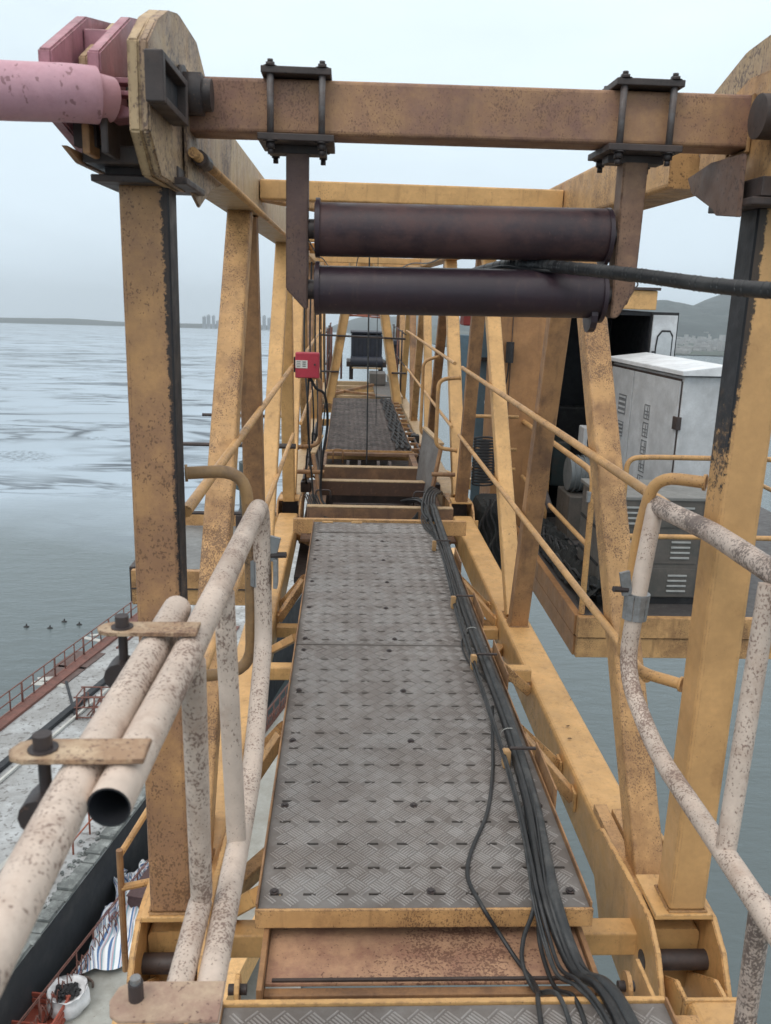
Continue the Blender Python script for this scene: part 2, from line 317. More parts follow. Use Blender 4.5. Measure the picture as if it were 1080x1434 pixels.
# ================================================================== SEA, SHORE, HILLS
def plane_grid(x0,x1,y0,y1,nx,ny,zf):
    b = bmesh.new(); V = [[b.verts.new((x0+(x1-x0)*i/nx, y0+(y1-y0)*j/ny, zf(x0+(x1-x0)*i/nx, y0+(y1-y0)*j/ny))) for j in range(ny+1)] for i in range(nx+1)]
    for i in range(nx):
        for j in range(ny): b.faces.new((V[i][j],V[i+1][j],V[i+1][j+1],V[i][j+1]))
    return b
def water_mat():
    M = bpy.data.materials.new('estuary_water'); M.use_nodes = True; t = M.node_tree; N, Lk = t.nodes, t.links; B = N['Principled BSDF']
    B.inputs['IOR'].default_value = 1.33
    tc = N.new('ShaderNodeTexCoord'); co = tc.outputs['Object']
    def nz(s, d, sc3=(1,1,1), rg=.55, dist=0):
        mp = N.new('ShaderNodeMapping'); mp.inputs['Scale'].default_value = sc3; Lk.new(co, mp.inputs[0])
        n = N.new('ShaderNodeTexNoise'); n.inputs['Scale'].default_value = s; n.inputs['Detail'].default_value = d; n.inputs['Roughness'].default_value = rg; n.inputs['Distortion'].default_value = dist
        Lk.new(mp.outputs[0], n.inputs['Vector']); return n.outputs[0]
    def mr(x,a,b,c=0,d=1):
        r = N.new('ShaderNodeMapRange'); r.inputs[1].default_value=a; r.inputs[2].default_value=b; r.inputs[3].default_value=c; r.inputs[4].default_value=d; Lk.new(x, r.inputs[0]); return r.outputs[0]
    def mt(op,a,b=0):
        n = N.new('ShaderNodeMath'); n.operation = op
        for i,x in enumerate((a,b)):
            if isinstance(x,(int,float)): n.inputs[i].default_value = x
            else: Lk.new(x, n.inputs[i])
        return n.outputs[0]
    def mx(f,a,b):
        n = N.new('ShaderNodeMix'); n.data_type='RGBA'; Lk.new(f, n.inputs[0])
        for i,x in ((6,a),(7,b)):
            if isinstance(x,tuple): n.inputs[i].default_value=(*x,1)
            else: Lk.new(x, n.inputs[i])
        return n.outputs[2]
    xyz = N.new('ShaderNodeSeparateXYZ'); Lk.new(co, xyz.inputs[0])
    # exposed tidal mud: begins some 85 m out and takes over beyond
    yy = mt('ADD', xyz.outputs[1], mt('MULTIPLY', mt('SUBTRACT', nz(.02, 5), .5), 60))
    left = mr(xyz.outputs[0], 10, -10)
    mud = mt('MULTIPLY', mr(yy, 82, 112), left)
    patch = mr(nz(.016, 6, (1,.5,1), .6, .4), .44, .56)
    strk = mr(nz(.05, 7, (.25,1.6,1), .7, .3), .40, .60)
    wet_sheen = mt('MULTIPLY', mud, mt('ADD', mr(patch, 0, 1, .74, .90), mt('MULTIPLY', strk, .08)))
    base = mx(nz(.01, 4), (.080,.102,.108), (.105,.130,.132))
    base = mx(wet_sheen, base, (.38,.46,.54))  # sky sheen on the mud painted into its colour, paler than real mud
    # thin dark channel edges winding across the flat
    e1 = mt('ABSOLUTE', mt('SUBTRACT', nz(.011, 4, (.8,1.6,1), .55, .7), .5)); l1 = mr(e1, .007, .030, 1, 0)
    e2 = mt('ABSOLUTE', mt('SUBTRACT', nz(.03, 5, (.7,1.9,1), .6, .5), .47)); l2 = mr(e2, .008, .035, .9, 0)
    gate = mr(nz(.02, 3), .38, .50)
    ln = mt('MULTIPLY', mt('MAXIMUM', l1, l2), mt('MULTIPLY', mud, gate))
    # stippled beds of weed or stone
    st = mt('MULTIPLY', mt('MULTIPLY', mr(nz(1.1, 3, (1,1,1), .7), .50, .56), mr(nz(.028, 3, (1,1.6,1)), .60, .66)), mud)
    dk = mt('MAXIMUM', ln, mt('MULTIPLY', st, .8))
    base = mx(dk, base, (.11,.13,.15))
    Lk.new(mr(dk, 0, 1, .5, .02), B.inputs['Specular IOR Level'])
    Lk.new(base, B.inputs['Base Color'])
    Lk.new(mr(wet_sheen, 0, 1, .10, .34), B.inputs['Roughness'])
    w1 = nz(1.5, 4, (1,2.2,1)); w2 = nz(.33, 3, (1,1.7,1)); h = mt('ADD', mt('MULTIPLY', w1, .35), w2)
    h = mt('MULTIPLY', h, mr(wet_sheen, 0, 1, 1, .5))
    h = mt('SUBTRACT', h, mt('MULTIPLY', dk, .6))
    bp = N.new('ShaderNodeBump'); bp.inputs['Strength'].default_value = .45; bp.inputs['Distance'].default_value = .30; Lk.new(h, bp.inputs['Height']); Lk.new(bp.outputs[0], B.inputs['Normal'])
    return M
WZ = -21.0
bm = bmesh.new()
for a in [(-9000,9000,-300,9500)]:
    bm.faces.new([bm.verts.new(p) for p in ((a[0],a[2],WZ),(a[1],a[2],WZ),(a[1],a[3],WZ),(a[0],a[3],WZ))])
struct('sea', bm, water_mat())
hill_m = mat('far_hill_green', (.022,.036,.034), .9, vscale=.01, var=.25, stain=(.006,.5,(.035,.048,.042)), bump=0)
def ridge(name, x0, x1, y0, y1, hmax, seed, nx=70, ny=14, shape=None):
    def zf(x, y):
        u = (x-x0)/(x1-x0); v = (y-y0)/(y1-y0)
        e = math.sin(PI*min(1, max(0, v)))**.8 * min(1, u*7, (1-u)*7)
        n = noise.fractal(Vector((x*.0013+seed, y*.0013, seed)), 1.0, 2.0, 5)
        s = shape(x) if shape else 1
        return WZ - 2 + max(0, e)*hmax*s*(.72+.35*n)
    return struct(name, plane_grid(x0,x1,y0,y1,nx,ny,zf), hill_m)
# low coast along the left horizon
ridge('far_coast', -7500, 900, 5200, 7600, 42, 3.1, 120, 8)
# hills behind the town on the right
def shp(x):
    pts = [(0,.35),(600,.45),(1000,.62),(1250,.85),(1400,.93),(1520,.83),(1650,.90),(1800,1.12),(2100,1.35),(2600,1.15),(4200,.9)]
    for (a,p),(b,q) in zip(pts, pts[1:]):
        if a <= x <= b: return p+(q-p)*(x-a)/(b-a)
    return .35
ridge('hills', 0, 4200, 2900, 4900, 272, 5.3, 130, 30, shp)
ridge('hills', -200, 1900, 4900, 6500, 150, 9.3, 70, 12)
town_m = mat('town_wall_pale', (.36,.36,.36), .8, vscale=.02, var=.2, bump=0)
def land_z(x, y):
    return WZ + .8 + max(0, (y-1900)/1500)**1.3*34 + 1.5*noise.noise(Vector((x*.01, y*.01, 0)))
struct('shore_flat', plane_grid(150, 4200, 1150, 3600, 40, 30, land_z), mat('shore_land', (.045,.065,.050), .9, vscale=.02, stain=(.012,.4,(.12,.12,.11)), bump=0))
bm = bmesh.new(); rr = random.Random(11)
for i in range(2600):
    y = rr.uniform(1180, 3350); x = rr.uniform(.18, 1.05)*y
    if noise.noise(Vector((x*.004, y*.003, 7))) < -.12: continue
    s_ = rr.uniform(5,16)*(1 if rr.random() < .93 else 2); h = rr.uniform(3,9) if rr.random() < .94 else rr.uniform(14,26)
    add_box(bm, (x,y,land_z(x,y)+h/2), (s_, s_*rr.uniform(.5,1), h), Matrix.Rotation(rr.uniform(0,3),3,'Z'))
obj('distant_town', bm, town_m, kind='stuff')
tower_m = mat('tower_block_wall', (.40,.43,.46), .8, vscale=.05, bump=0)
win_m = mat('tower_block_glass', (.10,.13,.16), .3, bump=0)
blocks = [(286,443,6),(292,441,6),(299,442,5),(363,443,6),(370,442,6),(377,445,6),(384,446,5),(305,449,5),(311,450,6),(357,450,5)]
names = ['leftmost tall pale tower block on the far shore','second tall pale tower block from the left on the far shore','third tall tower block on the far shore beside a low one','tall far tower block just right of the second left brace','square topped far tower block in the middle of the right cluster','shorter far tower block right of the square topped one','last far tower block before the yellow truss upright','low far block right of the left hand tower cluster','lowest far block between the two tower clusters','small far block hidden partly by the second left brace']
for k, (px, py, wpx) in enumerate(blocks):
    Y = 5000; d = RX.to_3x3() @ ray(px, py); p = (RX@EYE) + d*(Y/d.y); W = wpx/1210*Y*.72; H = p.z - WZ
    t = thing('tower_block', names[k], 'building', (p.x, Y, WZ), 'tower blocks on the far shore', crane=False)
    b = bmesh.new(); add_box(b, (0,0,H/2), (W, 22, H)); add_box(b, (W*.1,0,H+2.0), (W*.4, 10, 4)); obj('wall', b, tower_m, t)
    b = bmesh.new()
    for i in range(4):
        add_box(b, (-W*.36+W*.24*i, -11.2, H*.52), (W*.10, .6, H*.86))
    obj('window', b, win_m, t)
# ================================================================== BARGES BELOW
DA, DB = -16.5, -18.6
dA = Vector((.174,.985,0)); nA = Vector((.985,-.174,0))         # along / across the barges
A0 = Vector((-9.4,20.8,0))                                       # a point of barge A's inner edge
def pa(s, c, z): p = A0 + dA*s - nA*c; return Vector((p.x,p.y,z))  # s along, c across towards the water
bar = thing('barge', 'long pale decked barge with black hull beyond the rusty lattice railing', 'barge', (0,0,0), crane=False)
b = bmesh.new()
def slab(b, s0,s1,c0,c1,z0,z1,f=pa):
    vs = [b.verts.new(f(s,c,z)) for z in (z0,z1) for s,c in ((s0,c0),(s1,c0),(s1,c1),(s0,c1))]
    b.faces.new(vs[:4]); b.faces.new(vs[4:][::-1])
    for i in range(4): b.faces.new((vs[i],vs[(i+1)%4],vs[4+(i+1)%4],vs[4+i]))
slab(b, -16,150, 0, 9.4, WZ-.5, DA-.12); obj('hull', b, hull_m, bar)
b = bmesh.new(); slab(b, -16,150, .02, 9.38, DA-.118, DA); obj('deck', b, concrete, bar)
b = bmesh.new()
rr = random.Random(5)
for i in range(150):                                             # rough broken kerb
    s = -16+i*.5; slab(b, s, s+.46, -.05+rr.uniform(-.03,.03), .42+rr.uniform(-.08,.08), DA+.002, DA+rr.uniform(.06,.2))
obj('kerb', b, kerb_m, bar, kind='stuff')
b = bmesh.new()
for i in range(900):
    s = rr.uniform(-14, 55); c = .42+abs(rr.gauss(0,.28)); r = rr.uniform(.02,.09)
    p = pa(s,c,DA+r*.5); bmesh.ops.create_icosphere(b, subdivisions=1, radius=r, matrix=Matrix.Translation(p)@Matrix.Diagonal((1,1.3,.7,1)))
obj('rubble', b, kerb_m, bar, kind='stuff')
def railing(name, label, f, s0, s1, c, z, H, step, m, r=.028, rails=(1,.55,.12), lean=0, group=None):
    t = thing(name, label, 'railing', (0,0,0), crane=False, group=group); n = int((s1-s0)/step)
    for i in range(n+1):
        s = s0+i*step; obj('post', tube([f(s,c,z), f(s,c-lean,z+H)], r*(1.5 if i%3==0 else 1), 6), m, t)
    for q in rails: obj('rail', tube([f(s0,c-lean*q,z+H*q), f(s1,c-lean*q,z+H*q)], r*.9, 6), m, t)
    return t
r1 = railing('deck_railing', 'long rusty post railing along the water side of the pale barge', pa, 8, 62, 9.1, DA, 1.15, 1.05, rust_rail, .035)
b = bmesh.new(); slab(b, 8,62, 8.55, 9.2, DA+.003, DA+.14); obj('toe_board', b, rust_rail, r1)
r2 = railing('deck_railing', 'short orange rusted railing along the rubble kerb of the pale barge', pa, 1.5, 22, .95, DA, 1.0, 1.25, rust_rail2, .035, (1,.5))
# deck B
B0 = Vector((-8.9,20.96,0)); dB = Vector((.243,.970,0)); nB = Vector((.970,-.243,0))
def pb(s, c, z): p = B0 + dB*s + nB*c; return Vector((p.x,p.y,z))
wk = thing('work_deck', 'grey work deck far below the left side of the jib', 'deck', (0,0,0), crane=False)
b = bmesh.new(); slab(b, -12,60, 0, 4.6, DB-.35, DB, pb); obj('deck_plate', b, deck_b, wk)
b = bmesh.new(); slab(b, -12,60, 4.62, 5.1, DB-.4, DB+.5, pb); obj('coaming', b, ochre, wk)
r3 = railing('lattice_railing', 'rusty lattice railing at the edge of the grey work deck', pb, -8, 40, .08, DB, 1.1, 1.0, rust_rail, .022, (1,.93,.5,.1))
for i in range(110):                                             # the lattice of hoops that fills it
    s = -6+i*.27; hh = rr.uniform(.75,.95)
    o = obj('lattice_hoop', tube(spline([pb(s,.12,DB+.05), pb(s+.05,.25,DB+hh*.6), pb(s+.16,.22,DB+hh), pb(s+.27,.3,DB+hh*.5), pb(s+.3,.14,DB+.05)], 3), .018, 5), rust_rail, r3)
def wthing(name, label, cat): return thing(name, label, cat, (0,0,0), crane=False)
# boards, channels and a scrap frame on barge A
t = wthing('deck_channel', 'long dark steel channel lying along the pale barge deck', 'channel')
p0, p1 = wat(-40,1112,DA), wat(185,925,DA)
b = beam(p0+Vector((0,0,.12)), p1+Vector((0,0,.12)), .34, .2); obj('beam', b, hull_m, t)
b = beam(p0+Vector((.6,0,.08)), p1+Vector((.6,0,.08)), .12, .12); obj('pipe', b, board, t)
t = wthing('scrap_frame', 'small rusty scaffold cage standing on the pale barge deck', 'frame')
c = wat(137,1000,DA)
for dx in (-.8,0,.8):
    for dy in (-.6,.6): obj('post', tube([c+Vector((dx,dy,0)), c+Vector((dx+.05,dy,1.1))], .045, 6), rust_rail, t)
for z in (.1,.6,1.1):
    for dy in (-.6,.6): obj('rail', tube([c+Vector((-.9,dy,z)), c+Vector((.9,dy,z))], .035, 6), rust_rail, t)
    for dx in (-.8,.8): obj('rail', tube([c+Vector((dx,-.6,z)), c+Vector((dx,.6,z))], .035, 6), rust_rail, t)
for i in range(8): obj('brace', tube([c+Vector((rr.uniform(-.8,.8),rr.uniform(-.6,.6),.1)), c+Vector((rr.uniform(-.8,.8),rr.uniform(-.6,.6),1.0))], .03, 5), rust_rail, t)
for px, py, a, b_, lb in ((88,945,1.6,.9,'brown mat lying by the railing on the pale barge, nearer of two'),(112,925,1.8,1.0,'brown mat lying beyond the first one on the pale barge')):
    c = wat(px,py,DA); o = obj('brown_mat', box(c+Vector((0,0,.03)), (a,b_*2.4,.05), .01, Matrix.Rotation(-.2,3,'Z')), brownpatch); tag(o, lb, 'mat', 'brown mats on the barge', crane=False)
bl = [(75,952,1.5,.5,.5,'pale bent board heaped by the brown mats on the barge'),(68,960,1.6,.45,.1,'pale board lying flat nearest the rusty railing'),(140,890,1.2,.3,.8,'small pale board at the far end of the barge deck'),(135,898,1.5,.35,-.2,'pale plank beside the small board at the far deck end'),(100,997,1.2,.12,.9,'thin dark bar lying by the scaffold cage')]
for px, py, a, b_, an, lb in bl:
    c = wat(px,py,DA); o = obj('loose_board', box(c+Vector((0,0,.07)), (a,b_,.05), .01, Matrix.Rotation(an,3,'Z')@Matrix.Rotation(.12,3,'Y')), board if 'pale' in lb else hull_m); tag(o, lb, 'board', crane=False)
rk = random.Random(77)
clut = ['long thin pipe lying nearest the railing on the pale barge','short thick pipe across the middle of the pale barge deck','pale plank close to the dark deck channel','dark plank leaning near the scaffold cage','rusty pipe lying past the scaffold cage','thin pale plank at the far end of the deck','dark bar beside the brown mats','rusty bar near the rubble kerb','pale plank between channel and kerb','dark pipe close to the rubble kerb','rusty pipe half way along the deck','pale batten near the left edge of the photo']
for k, lb in enumerate(clut):
    s_ = rk.uniform(3,34); c_ = rk.uniform(1.6,8.2); c = pa(s_,c_,DA+.06); m_ = rust_rail if 'rusty' in lb else (hull_m if 'dark' in lb else board)
    an = rk.uniform(-.6,.6); d = Vector((math.sin(an+.17), math.cos(an+.17), 0))*rk.uniform(.7,2.2)
    if 'pipe' in lb: o = obj('loose_pipe', tube([c-d, c+d], rk.uniform(.04,.09), 8), m_, smooth=True); tag(o, lb, 'pipe', 'loose pipes on the barge', crane=False)
    else: o = obj('loose_plank', beam(c-d, c+d, rk.uniform(.10,.25), .05), m_); tag(o, lb, 'plank', 'loose planks on the barge', crane=False)
t = wthing('coiled_rope', 'coil of pale rope on the pale barge deck by the channel', 'rope'); c = pa(14,4.6,DA+.05)
for k in range(4): obj('rope_turn', tube([c+Vector((math.cos(a)*(.5-.07*k),math.sin(a)*(.5-.07*k),.05*k)) for a in [2*PI*i/20 for i in range(21)]], .04, 6), board, t)
t = wthing('striped_tarpaulin', 'crumpled blue and white striped tarpaulin on the grey work deck', 'tarpaulin')
tm = bpy.data.materials.new('striped_cloth'); tm.use_nodes = True; TN = tm.node_tree; Bt = TN.nodes['Principled BSDF']; Bt.inputs['Roughness'].default_value = .6
uvn = TN.nodes.new('ShaderNodeUVMap'); sp = TN.nodes.new('ShaderNodeSeparateXYZ'); TN.links.new(uvn.outputs[0], sp.inputs[0])
mm = TN.nodes.new('ShaderNodeMath'); mm.operation = 'MULTIPLY'; mm.inputs[1].default_value = 9; TN.links.new(sp.outputs[0], mm.inputs[0])
fr = TN.nodes.new('ShaderNodeMath'); fr.operation = 'FRACT'; TN.links.new(mm.outputs[0], fr.inputs[0])
rp = TN.nodes.new('ShaderNodeValToRGB'); rp.color_ramp.interpolation = 'CONSTANT'; TN.links.new(fr.outputs[0], rp.inputs[0])
rp.color_ramp.elements[0].color = (.72,.74,.76,1); rp.color_ramp.elements[1].position = .42; rp.color_ramp.elements[1].color = (.08,.16,.32,1)
for p_, c_ in ((.62,(.60,.62,.66,1)),(.74,(.50,.33,.38,1)),(.84,(.22,.36,.42,1))):
    e = rp.color_ramp.elements.new(p_); e.color = c_
TN.links.new(rp.outputs[0], Bt.inputs['Base Color'])
def cloth(q, nu, nv, seed, amp):
    b = bmesh.new(); uv = b.loops.layers.uv.new('UVMap'); V = []; 
    for i in range(nu+1):
        row = []
        for j in range(nv+1):
            u, v = i/nu, j/nv; p = (q[0]*(1-u)+q[1]*u)*(1-v) + (q[3]*(1-u)+q[2]*u)*v
            f = noise.noise(Vector((u*9+seed, v*2.2, seed)))*amp + noise.noise(Vector((u*22, v*5, seed)))*amp*.4
            e = min(1, u*8, (1-u)*8, v*8, (1-v)*8)
            edge = Vector((noise.noise(Vector((u*3,v*3,seed+4))), noise.noise(Vector((u*3,v*3,seed+9))), 0))*.35
            row.append((b.verts.new(p + edge + Vector((0,0,.03+max(0,f+amp*.6)*e))), (u, v)))
        V.append(row)
    for i in range(nu):
        for j in range(nv):
            c = [V[i][j],V[i+1][j],V[i+1][j+1],V[i][j+1]]; f = b.faces.new([x[0] for x in c])
            for l, x in zip(f.loops, c): l[uv].uv = x[1]
            f.smooth = True
    return b
def wz(px, py, z=DB+.22): return wat(px, py, z)
obj('cloth', cloth([wz(106,1366),wz(200,1345),wz(196,1250),wz(152,1268)], 64, 34, 1.3, .45), tm, t)
obj('cloth', cloth([wz(160,1290),wz(188,1290),wz(182,1222),wz(165,1225)], 34, 26, 4.1, .30), tm, t)
obj('cloth', cloth([wz(183,1262),wz(206,1228),wz(218,1212),wz(190,1212)], 26, 20, 7.7, .35), tm, t)
t = wthing('brown_box', 'dark brown box beneath the striped tarpaulin on the work deck', 'box')
c = wat(205,1272,DB); obj('case', box(c+Vector((.4,.4,.5)), (1.1,2.6,1.0), .03, Matrix.Rotation(-.25,3,'Z')), mat('dark_brown_paint', (.07,.035,.035), .6), t)
obj('lid', box(c+Vector((.4,.4,1.03)), (1.16,2.66,.05), .01, Matrix.Rotation(-.25,3,'Z')), mat('dark_brown_paint', (.07,.035,.035), .6), t)
# sack with black lumps
t = wthing('white_sack', 'open white sack of black lumps on the work deck', 'sack'); c = wat(96,1412,DB)
b = bmesh.new(); rings = []
for k, (z, r) in enumerate(((0,.50),(.18,.60),(.42,.60),(.60,.52),(.68,.60),(.62,.50),(.50,.42))):
    rings.append([b.verts.new(c + Vector((math.cos(a)*r*(1+.13*noise.noise(Vector((math.cos(a)*2,math.sin(a)*2,k*.4)))), math.sin(a)*r*(1+.1*noise.noise(Vector((math.sin(a)*2,math.cos(a)*3,k*.4+5)))), z+.10*noise.noise(Vector((math.cos(a)*2.5,math.sin(a)*2.5,k)))))) for a in [2*PI*i/28 for i in range(28)]])
for k in range(6):
    for i in range(28): f = b.faces.new((rings[k][i],rings[k][(i+1)%28],rings[k+1][(i+1)%28],rings[k+1][i])); f.smooth = True
b.faces.new(rings[0]); b.faces.new(rings[-1]); obj('bag', b, sack_m, t)
b = bmesh.new()
for i in range(70):
    a = rr.uniform(0,2*PI); r = rr.uniform(0,.36); bmesh.ops.create_icosphere(b, subdivisions=1, radius=rr.uniform(.05,.10), matrix=Matrix.Translation(c+Vector((math.cos(a)*r,math.sin(a)*r,.53+rr.uniform(0,.12))))@Matrix.Rotation(rr.uniform(0,3),4,'X')@Matrix.Diagonal((1,1.5,.6,1)))
obj('lumps', b, coal, t, kind='stuff')
t = wthing('red_crate', 'rusty red crate in front of the white sack', 'crate'); c = wat(52,1436,DB); R3 = Matrix.Rotation(-.15,3,'Z')
obj('floor', box(c+Vector((0,0,.04)), (1.5,1.1,.05), 0, R3), crate_m, t)
for dx, dy, sx, sy in ((0,.55,1.5,.05),(0,-.55,1.5,.05),(.75,0,.05,1.1),(-.75,0,.05,1.1)):
    for z in (.14,.34,.54): obj('slat', box(c+R3@Vector((dx,dy,z)), (sx,sy,.13), 0, R3), crate_m, t)
for dx in (-.75,.75):
    for dy in (-.55,.55): obj('corner_post', box(c+R3@Vector((dx,dy,.31)), (.08,.08,.62), 0, R3), crate_m, t)
t = wthing('rusty_cable_heap', 'tangled brown hose heap between sack and striped tarpaulin', 'hose'); c = wat(105,1385,DB)
for k in range(4): obj('hose_loop', tube([c+Vector((math.cos(a)*(.55-.06*k)+.06*k, math.sin(a)*(.4-.05*k), .05+.05*k+.04*math.sin(3*a+k))) for a in [2*PI*i/20 for i in range(18)]], .035, 6), mat('brown_hose', (.12,.085,.07), .7), t)
# dark floats on the water
FL = ['leftmost of the small dark floats on the open water','dark float farthest out on the water, third from left','small dark float on the water, second from left','rightmost small dark float nearest the barge railing']
for k, (px, py) in enumerate(((37,878),(90,871),(70,880),(111,875))):
    c = wat(px, py, WZ); b = bmesh.new(); bmesh.ops.create_icosphere(b, subdivisions=2, radius=.15, matrix=Matrix.Translation(c)@Matrix.Diagonal((1.5,1,.8,1)))
    tube([c+Vector((.0,0,.05)), c+Vector((.02,0,.25))], .05, 6, bm=b)
    o = obj('net_float', b, black); tag(o, FL[k], 'float', 'small dark floats on the water', crane=False)
# rusty hull of the crane's own deck seen under the walkway
t = wthing('lower_hull_deck', 'cluttered pale deck straight below the jib walkway', 'deck')
obj('deck_plate', bx(-5.6,-1.2, 8, 45, DB-2.3, DB-2.0), deck_b, t)
# ================================================================== THE JIB TRUSS
LX, RXX = -.485, 1.05
dark_beam = mat('dark_brown_beam', (.10,.052,.032), .6, specks=(60,.6,(.03,.02,.018)), stain=(3,.5,(.05,.03,.025)), edge=(.5,(.17,.09,.05)))
dirty_shaded = mat('grimy_shaded_beam', (.30,.165,.085), .6, specks=(60,1.2,(.05,.03,.025)), stain=(4,.7,(.10,.06,.045)), drips=(20,.8,(.07,.045,.035)))  # grime plus the pit's shade, both put into the paint
truss = thing('jib_truss', 'long ochre steel box truss of the crane jib around the walkway', 'crane jib')
def T(name, bm, m=ochre, smooth=False): return obj(name, bm, m, truss, smooth)
ZT, ZB = -.20, -.42
UB, UT = 2.03, 2.21
# lower chords (main section, then the far one)
for x in (LX, RXX):
    T('lower_chord', beam((x,2.25,(ZT+ZB)/2), (x,7.35,(ZT+ZB)/2), .172, ZT-ZB, bevel=.02))
    T('lower_chord', beam((x,7.65,(ZT+ZB)/2), (x,19.2,(ZT+ZB)/2), .168, ZT-ZB, bevel=.02), ochre_pale)
    T('lower_chord', beam((x+(.03 if x>0 else -.03),-1.2,-.335), (x+(.03 if x>0 else -.03),1.978,-.335), .172, .24, bevel=.02))
    T('upper_chord', beam((x,2.75,(UB+UT)/2), (x,7.0,(UB+UT)/2), .168, UT-UB, bevel=.014), ochre_pale if x<0 else ochre_rusty)
    T('upper_chord', beam((x,7.02,(UB+UT)/2), (x,19.2,(UB+UT)/2), .160, UT-UB-.01, bevel=.014), ochre)
# node gussets at the two panel joints
def node_joint(x, y0, s, m):
    sx = .072
    prof = [(y0+.50,ZT-.01),(y0+.44,ZT+.05),(y0+.05,-.116),(y0-.06,-.116),(y0-.15,-.17),(y0-.22,-.27),(y0-.25,-.42),(y0-.1,-.50),(y0+.35,-.47),(y0+.5,-.30)]
    for d in (-1,1): T('gusset_plate', prism(prof, 'x', x+d*(sx+.018), x+d*(sx+.036), .003), m)
    T('base_plate', box((x,y0+.02,-.106), (.178,.19,.018), .003), ochre)
    # saddle strips on the chord's back
    T('saddle_strip', beam((x-.052,y0+.08,ZT+.008), (x-.052,y0+.62,ZT+.014), .050, .028, bevel=.002), ochre_rusty)
    T('saddle_strip', beam((x+.005,y0+.14,ZT+.010), (x+.005,y0+.58,ZT+.018), .050, .036, bevel=.002), ochre_rusty)
    T('web_plate', box((x,y0+.08,-.26), (.14,.012,.26)), grime)
    T('pin', cyl((x-.11,y0-.06,-.27), (x+.11,y0-.06,-.27), .030, 20), grime, True)
    for d in (-1,1):                                             # fork of the next section
        T('fork_plate', prism([(y0-.27,-.215),(y0-.20,-.215),(y0-.03,-.34),(y0-.03,-.43),(y0-.27,-.45)], 'x', x+d*.050, x+d*.066, .003), m)
    T('end_plate', box((x+(.03 if x>0 else -.03),y0-.275,-.335), (.19,.012,.25), .002), ochre)
for x in (LX, RXX): node_joint(x, 2.26, 1, ochre); node_joint(x, 7.52, 1, ochre_rusty)
# posts and braces
def member(x, y0, z0, y1, z1, m=ochre, w=.105, h=.10, name='brace'):
    T(name, beam((x,y0,z0), (x,y1,z1), w, h, up=Vector((0,1,0)) if abs(z1-z0) > abs(y1-y0) else Vector((0,0,1)), bevel=.010), m)
T('post', box((LX-.005,2.255,.92), (.118,.112,2.03), .011), ochre_post_l)
T('post', box((RXX+.013,2.255,.92), (.112,.112,2.03), .011), ochre_post_r)
member(LX, 2.58,ZT, 4.10,UB, ochre_rusty); member(RXX, 2.50,ZT, 4.05,UB, ochre_rusty)
member(LX, 4.75,ZT, 4.32,UB, ochre_dirty); member(RXX, 4.80,ZT, 4.25,UB, ochre_dirty)
member(LX, 4.92,ZT, 6.70,UB, ochre, .10,.09); member(RXX, 4.92,ZT, 6.75,UB, ochre, .10,.09)
member(LX, 7.46,-.1, 6.95,UB, ochre); member(RXX, 7.50,-.1, 6.95,UB, ochre_dirty)
member(LX, 7.62,-.1, 9.2,UB, ochre, .105,.12); member(RXX, 7.66,-.1, 9.2,UB, ochre, .12,.12)
ys = [(10.55,9.35),(10.7,11.9),(13.2,12.05),(13.35,14.5),(16.0,14.7),(16.15,17.2),(18.6,17.4)]
for x in (LX, RXX):
    for i, (a, b_) in enumerate(ys): member(x, a,ZT, b_,UB, (ochre_rusty, ochre_dirty, ochre)[(i+(x>0))%3], .10,.11)  # the dirty paint here also stands in for deeper shade
def weld(x, y, z, w_, d_, parent=truss, r=.0045):
    pts = [(x-w_/2,y-d_/2,z),(x+w_/2,y-d_/2,z),(x+w_/2,y+d_/2,z),(x-w_/2,y+d_/2,z),(x-w_/2,y-d_/2,z)]; P_ = []
    for a, b in zip(pts, pts[1:]):
        n = int((Vector(b)-Vector(a)).length/.006)
        P_ += [Vector(a).lerp(Vector(b), i/n) for i in range(n)]
    o = obj('weld_bead', tube(P_, r, 6, wob=.25), weldm, parent, True); return o
weldm = mat('weld_bead_paint', (.44,.25,.10), .6, specks=(90,1.2,BR), stain=(20,.6,(.16,.08,.045)))
weld(LX-.005, 2.255, -.094, .122,.116); weld(RXX+.013, 2.255, -.094, .116,.116)
for x, y, d_ in ((RXX,4.80,.11),(RXX,4.94,.12),(LX,4.75,.11),(LX,4.94,.12),(RXX,2.50,.13),(LX,2.58,.13)): weld(x, y, ZT+.002, .110, d_)
# cross beams, top
T('top_cross_beam', beam((LX+.09,4.12,2.125), (RXX-.09,4.12,2.125), .085, .085, bevel=.008), ochre)
T('top_cross_beam', beam((LX+.09,6.86,2.10), (RXX-.09,6.86,2.10), .09, .10, bevel=.008), ochre)
for y in (9.27,12.0,14.6,17.3): T('top_cross_beam', beam((LX+.09,y,2.10), (RXX-.09,y,2.10), .08, .08, bevel=.008), ochre)
T('top_diagonal', beam((LX+.09,4.2,2.12), (RXX-.1,6.8,2.12), .07, .07), ochre_rusty)
T('top_diagonal', beam((RXX-.09,7.0,2.12), (LX+.1,9.2,2.12), .07, .07), ochre_rusty)
T('conduit', tube([(-.373,2.22,2.008), (-.372,5.7,2.006)], .0125, 10), rail_paint)
T('conduit_sleeve', tube([(-.373,2.3,2.008), (-.373,2.42,2.008)], .019, 10), grime)
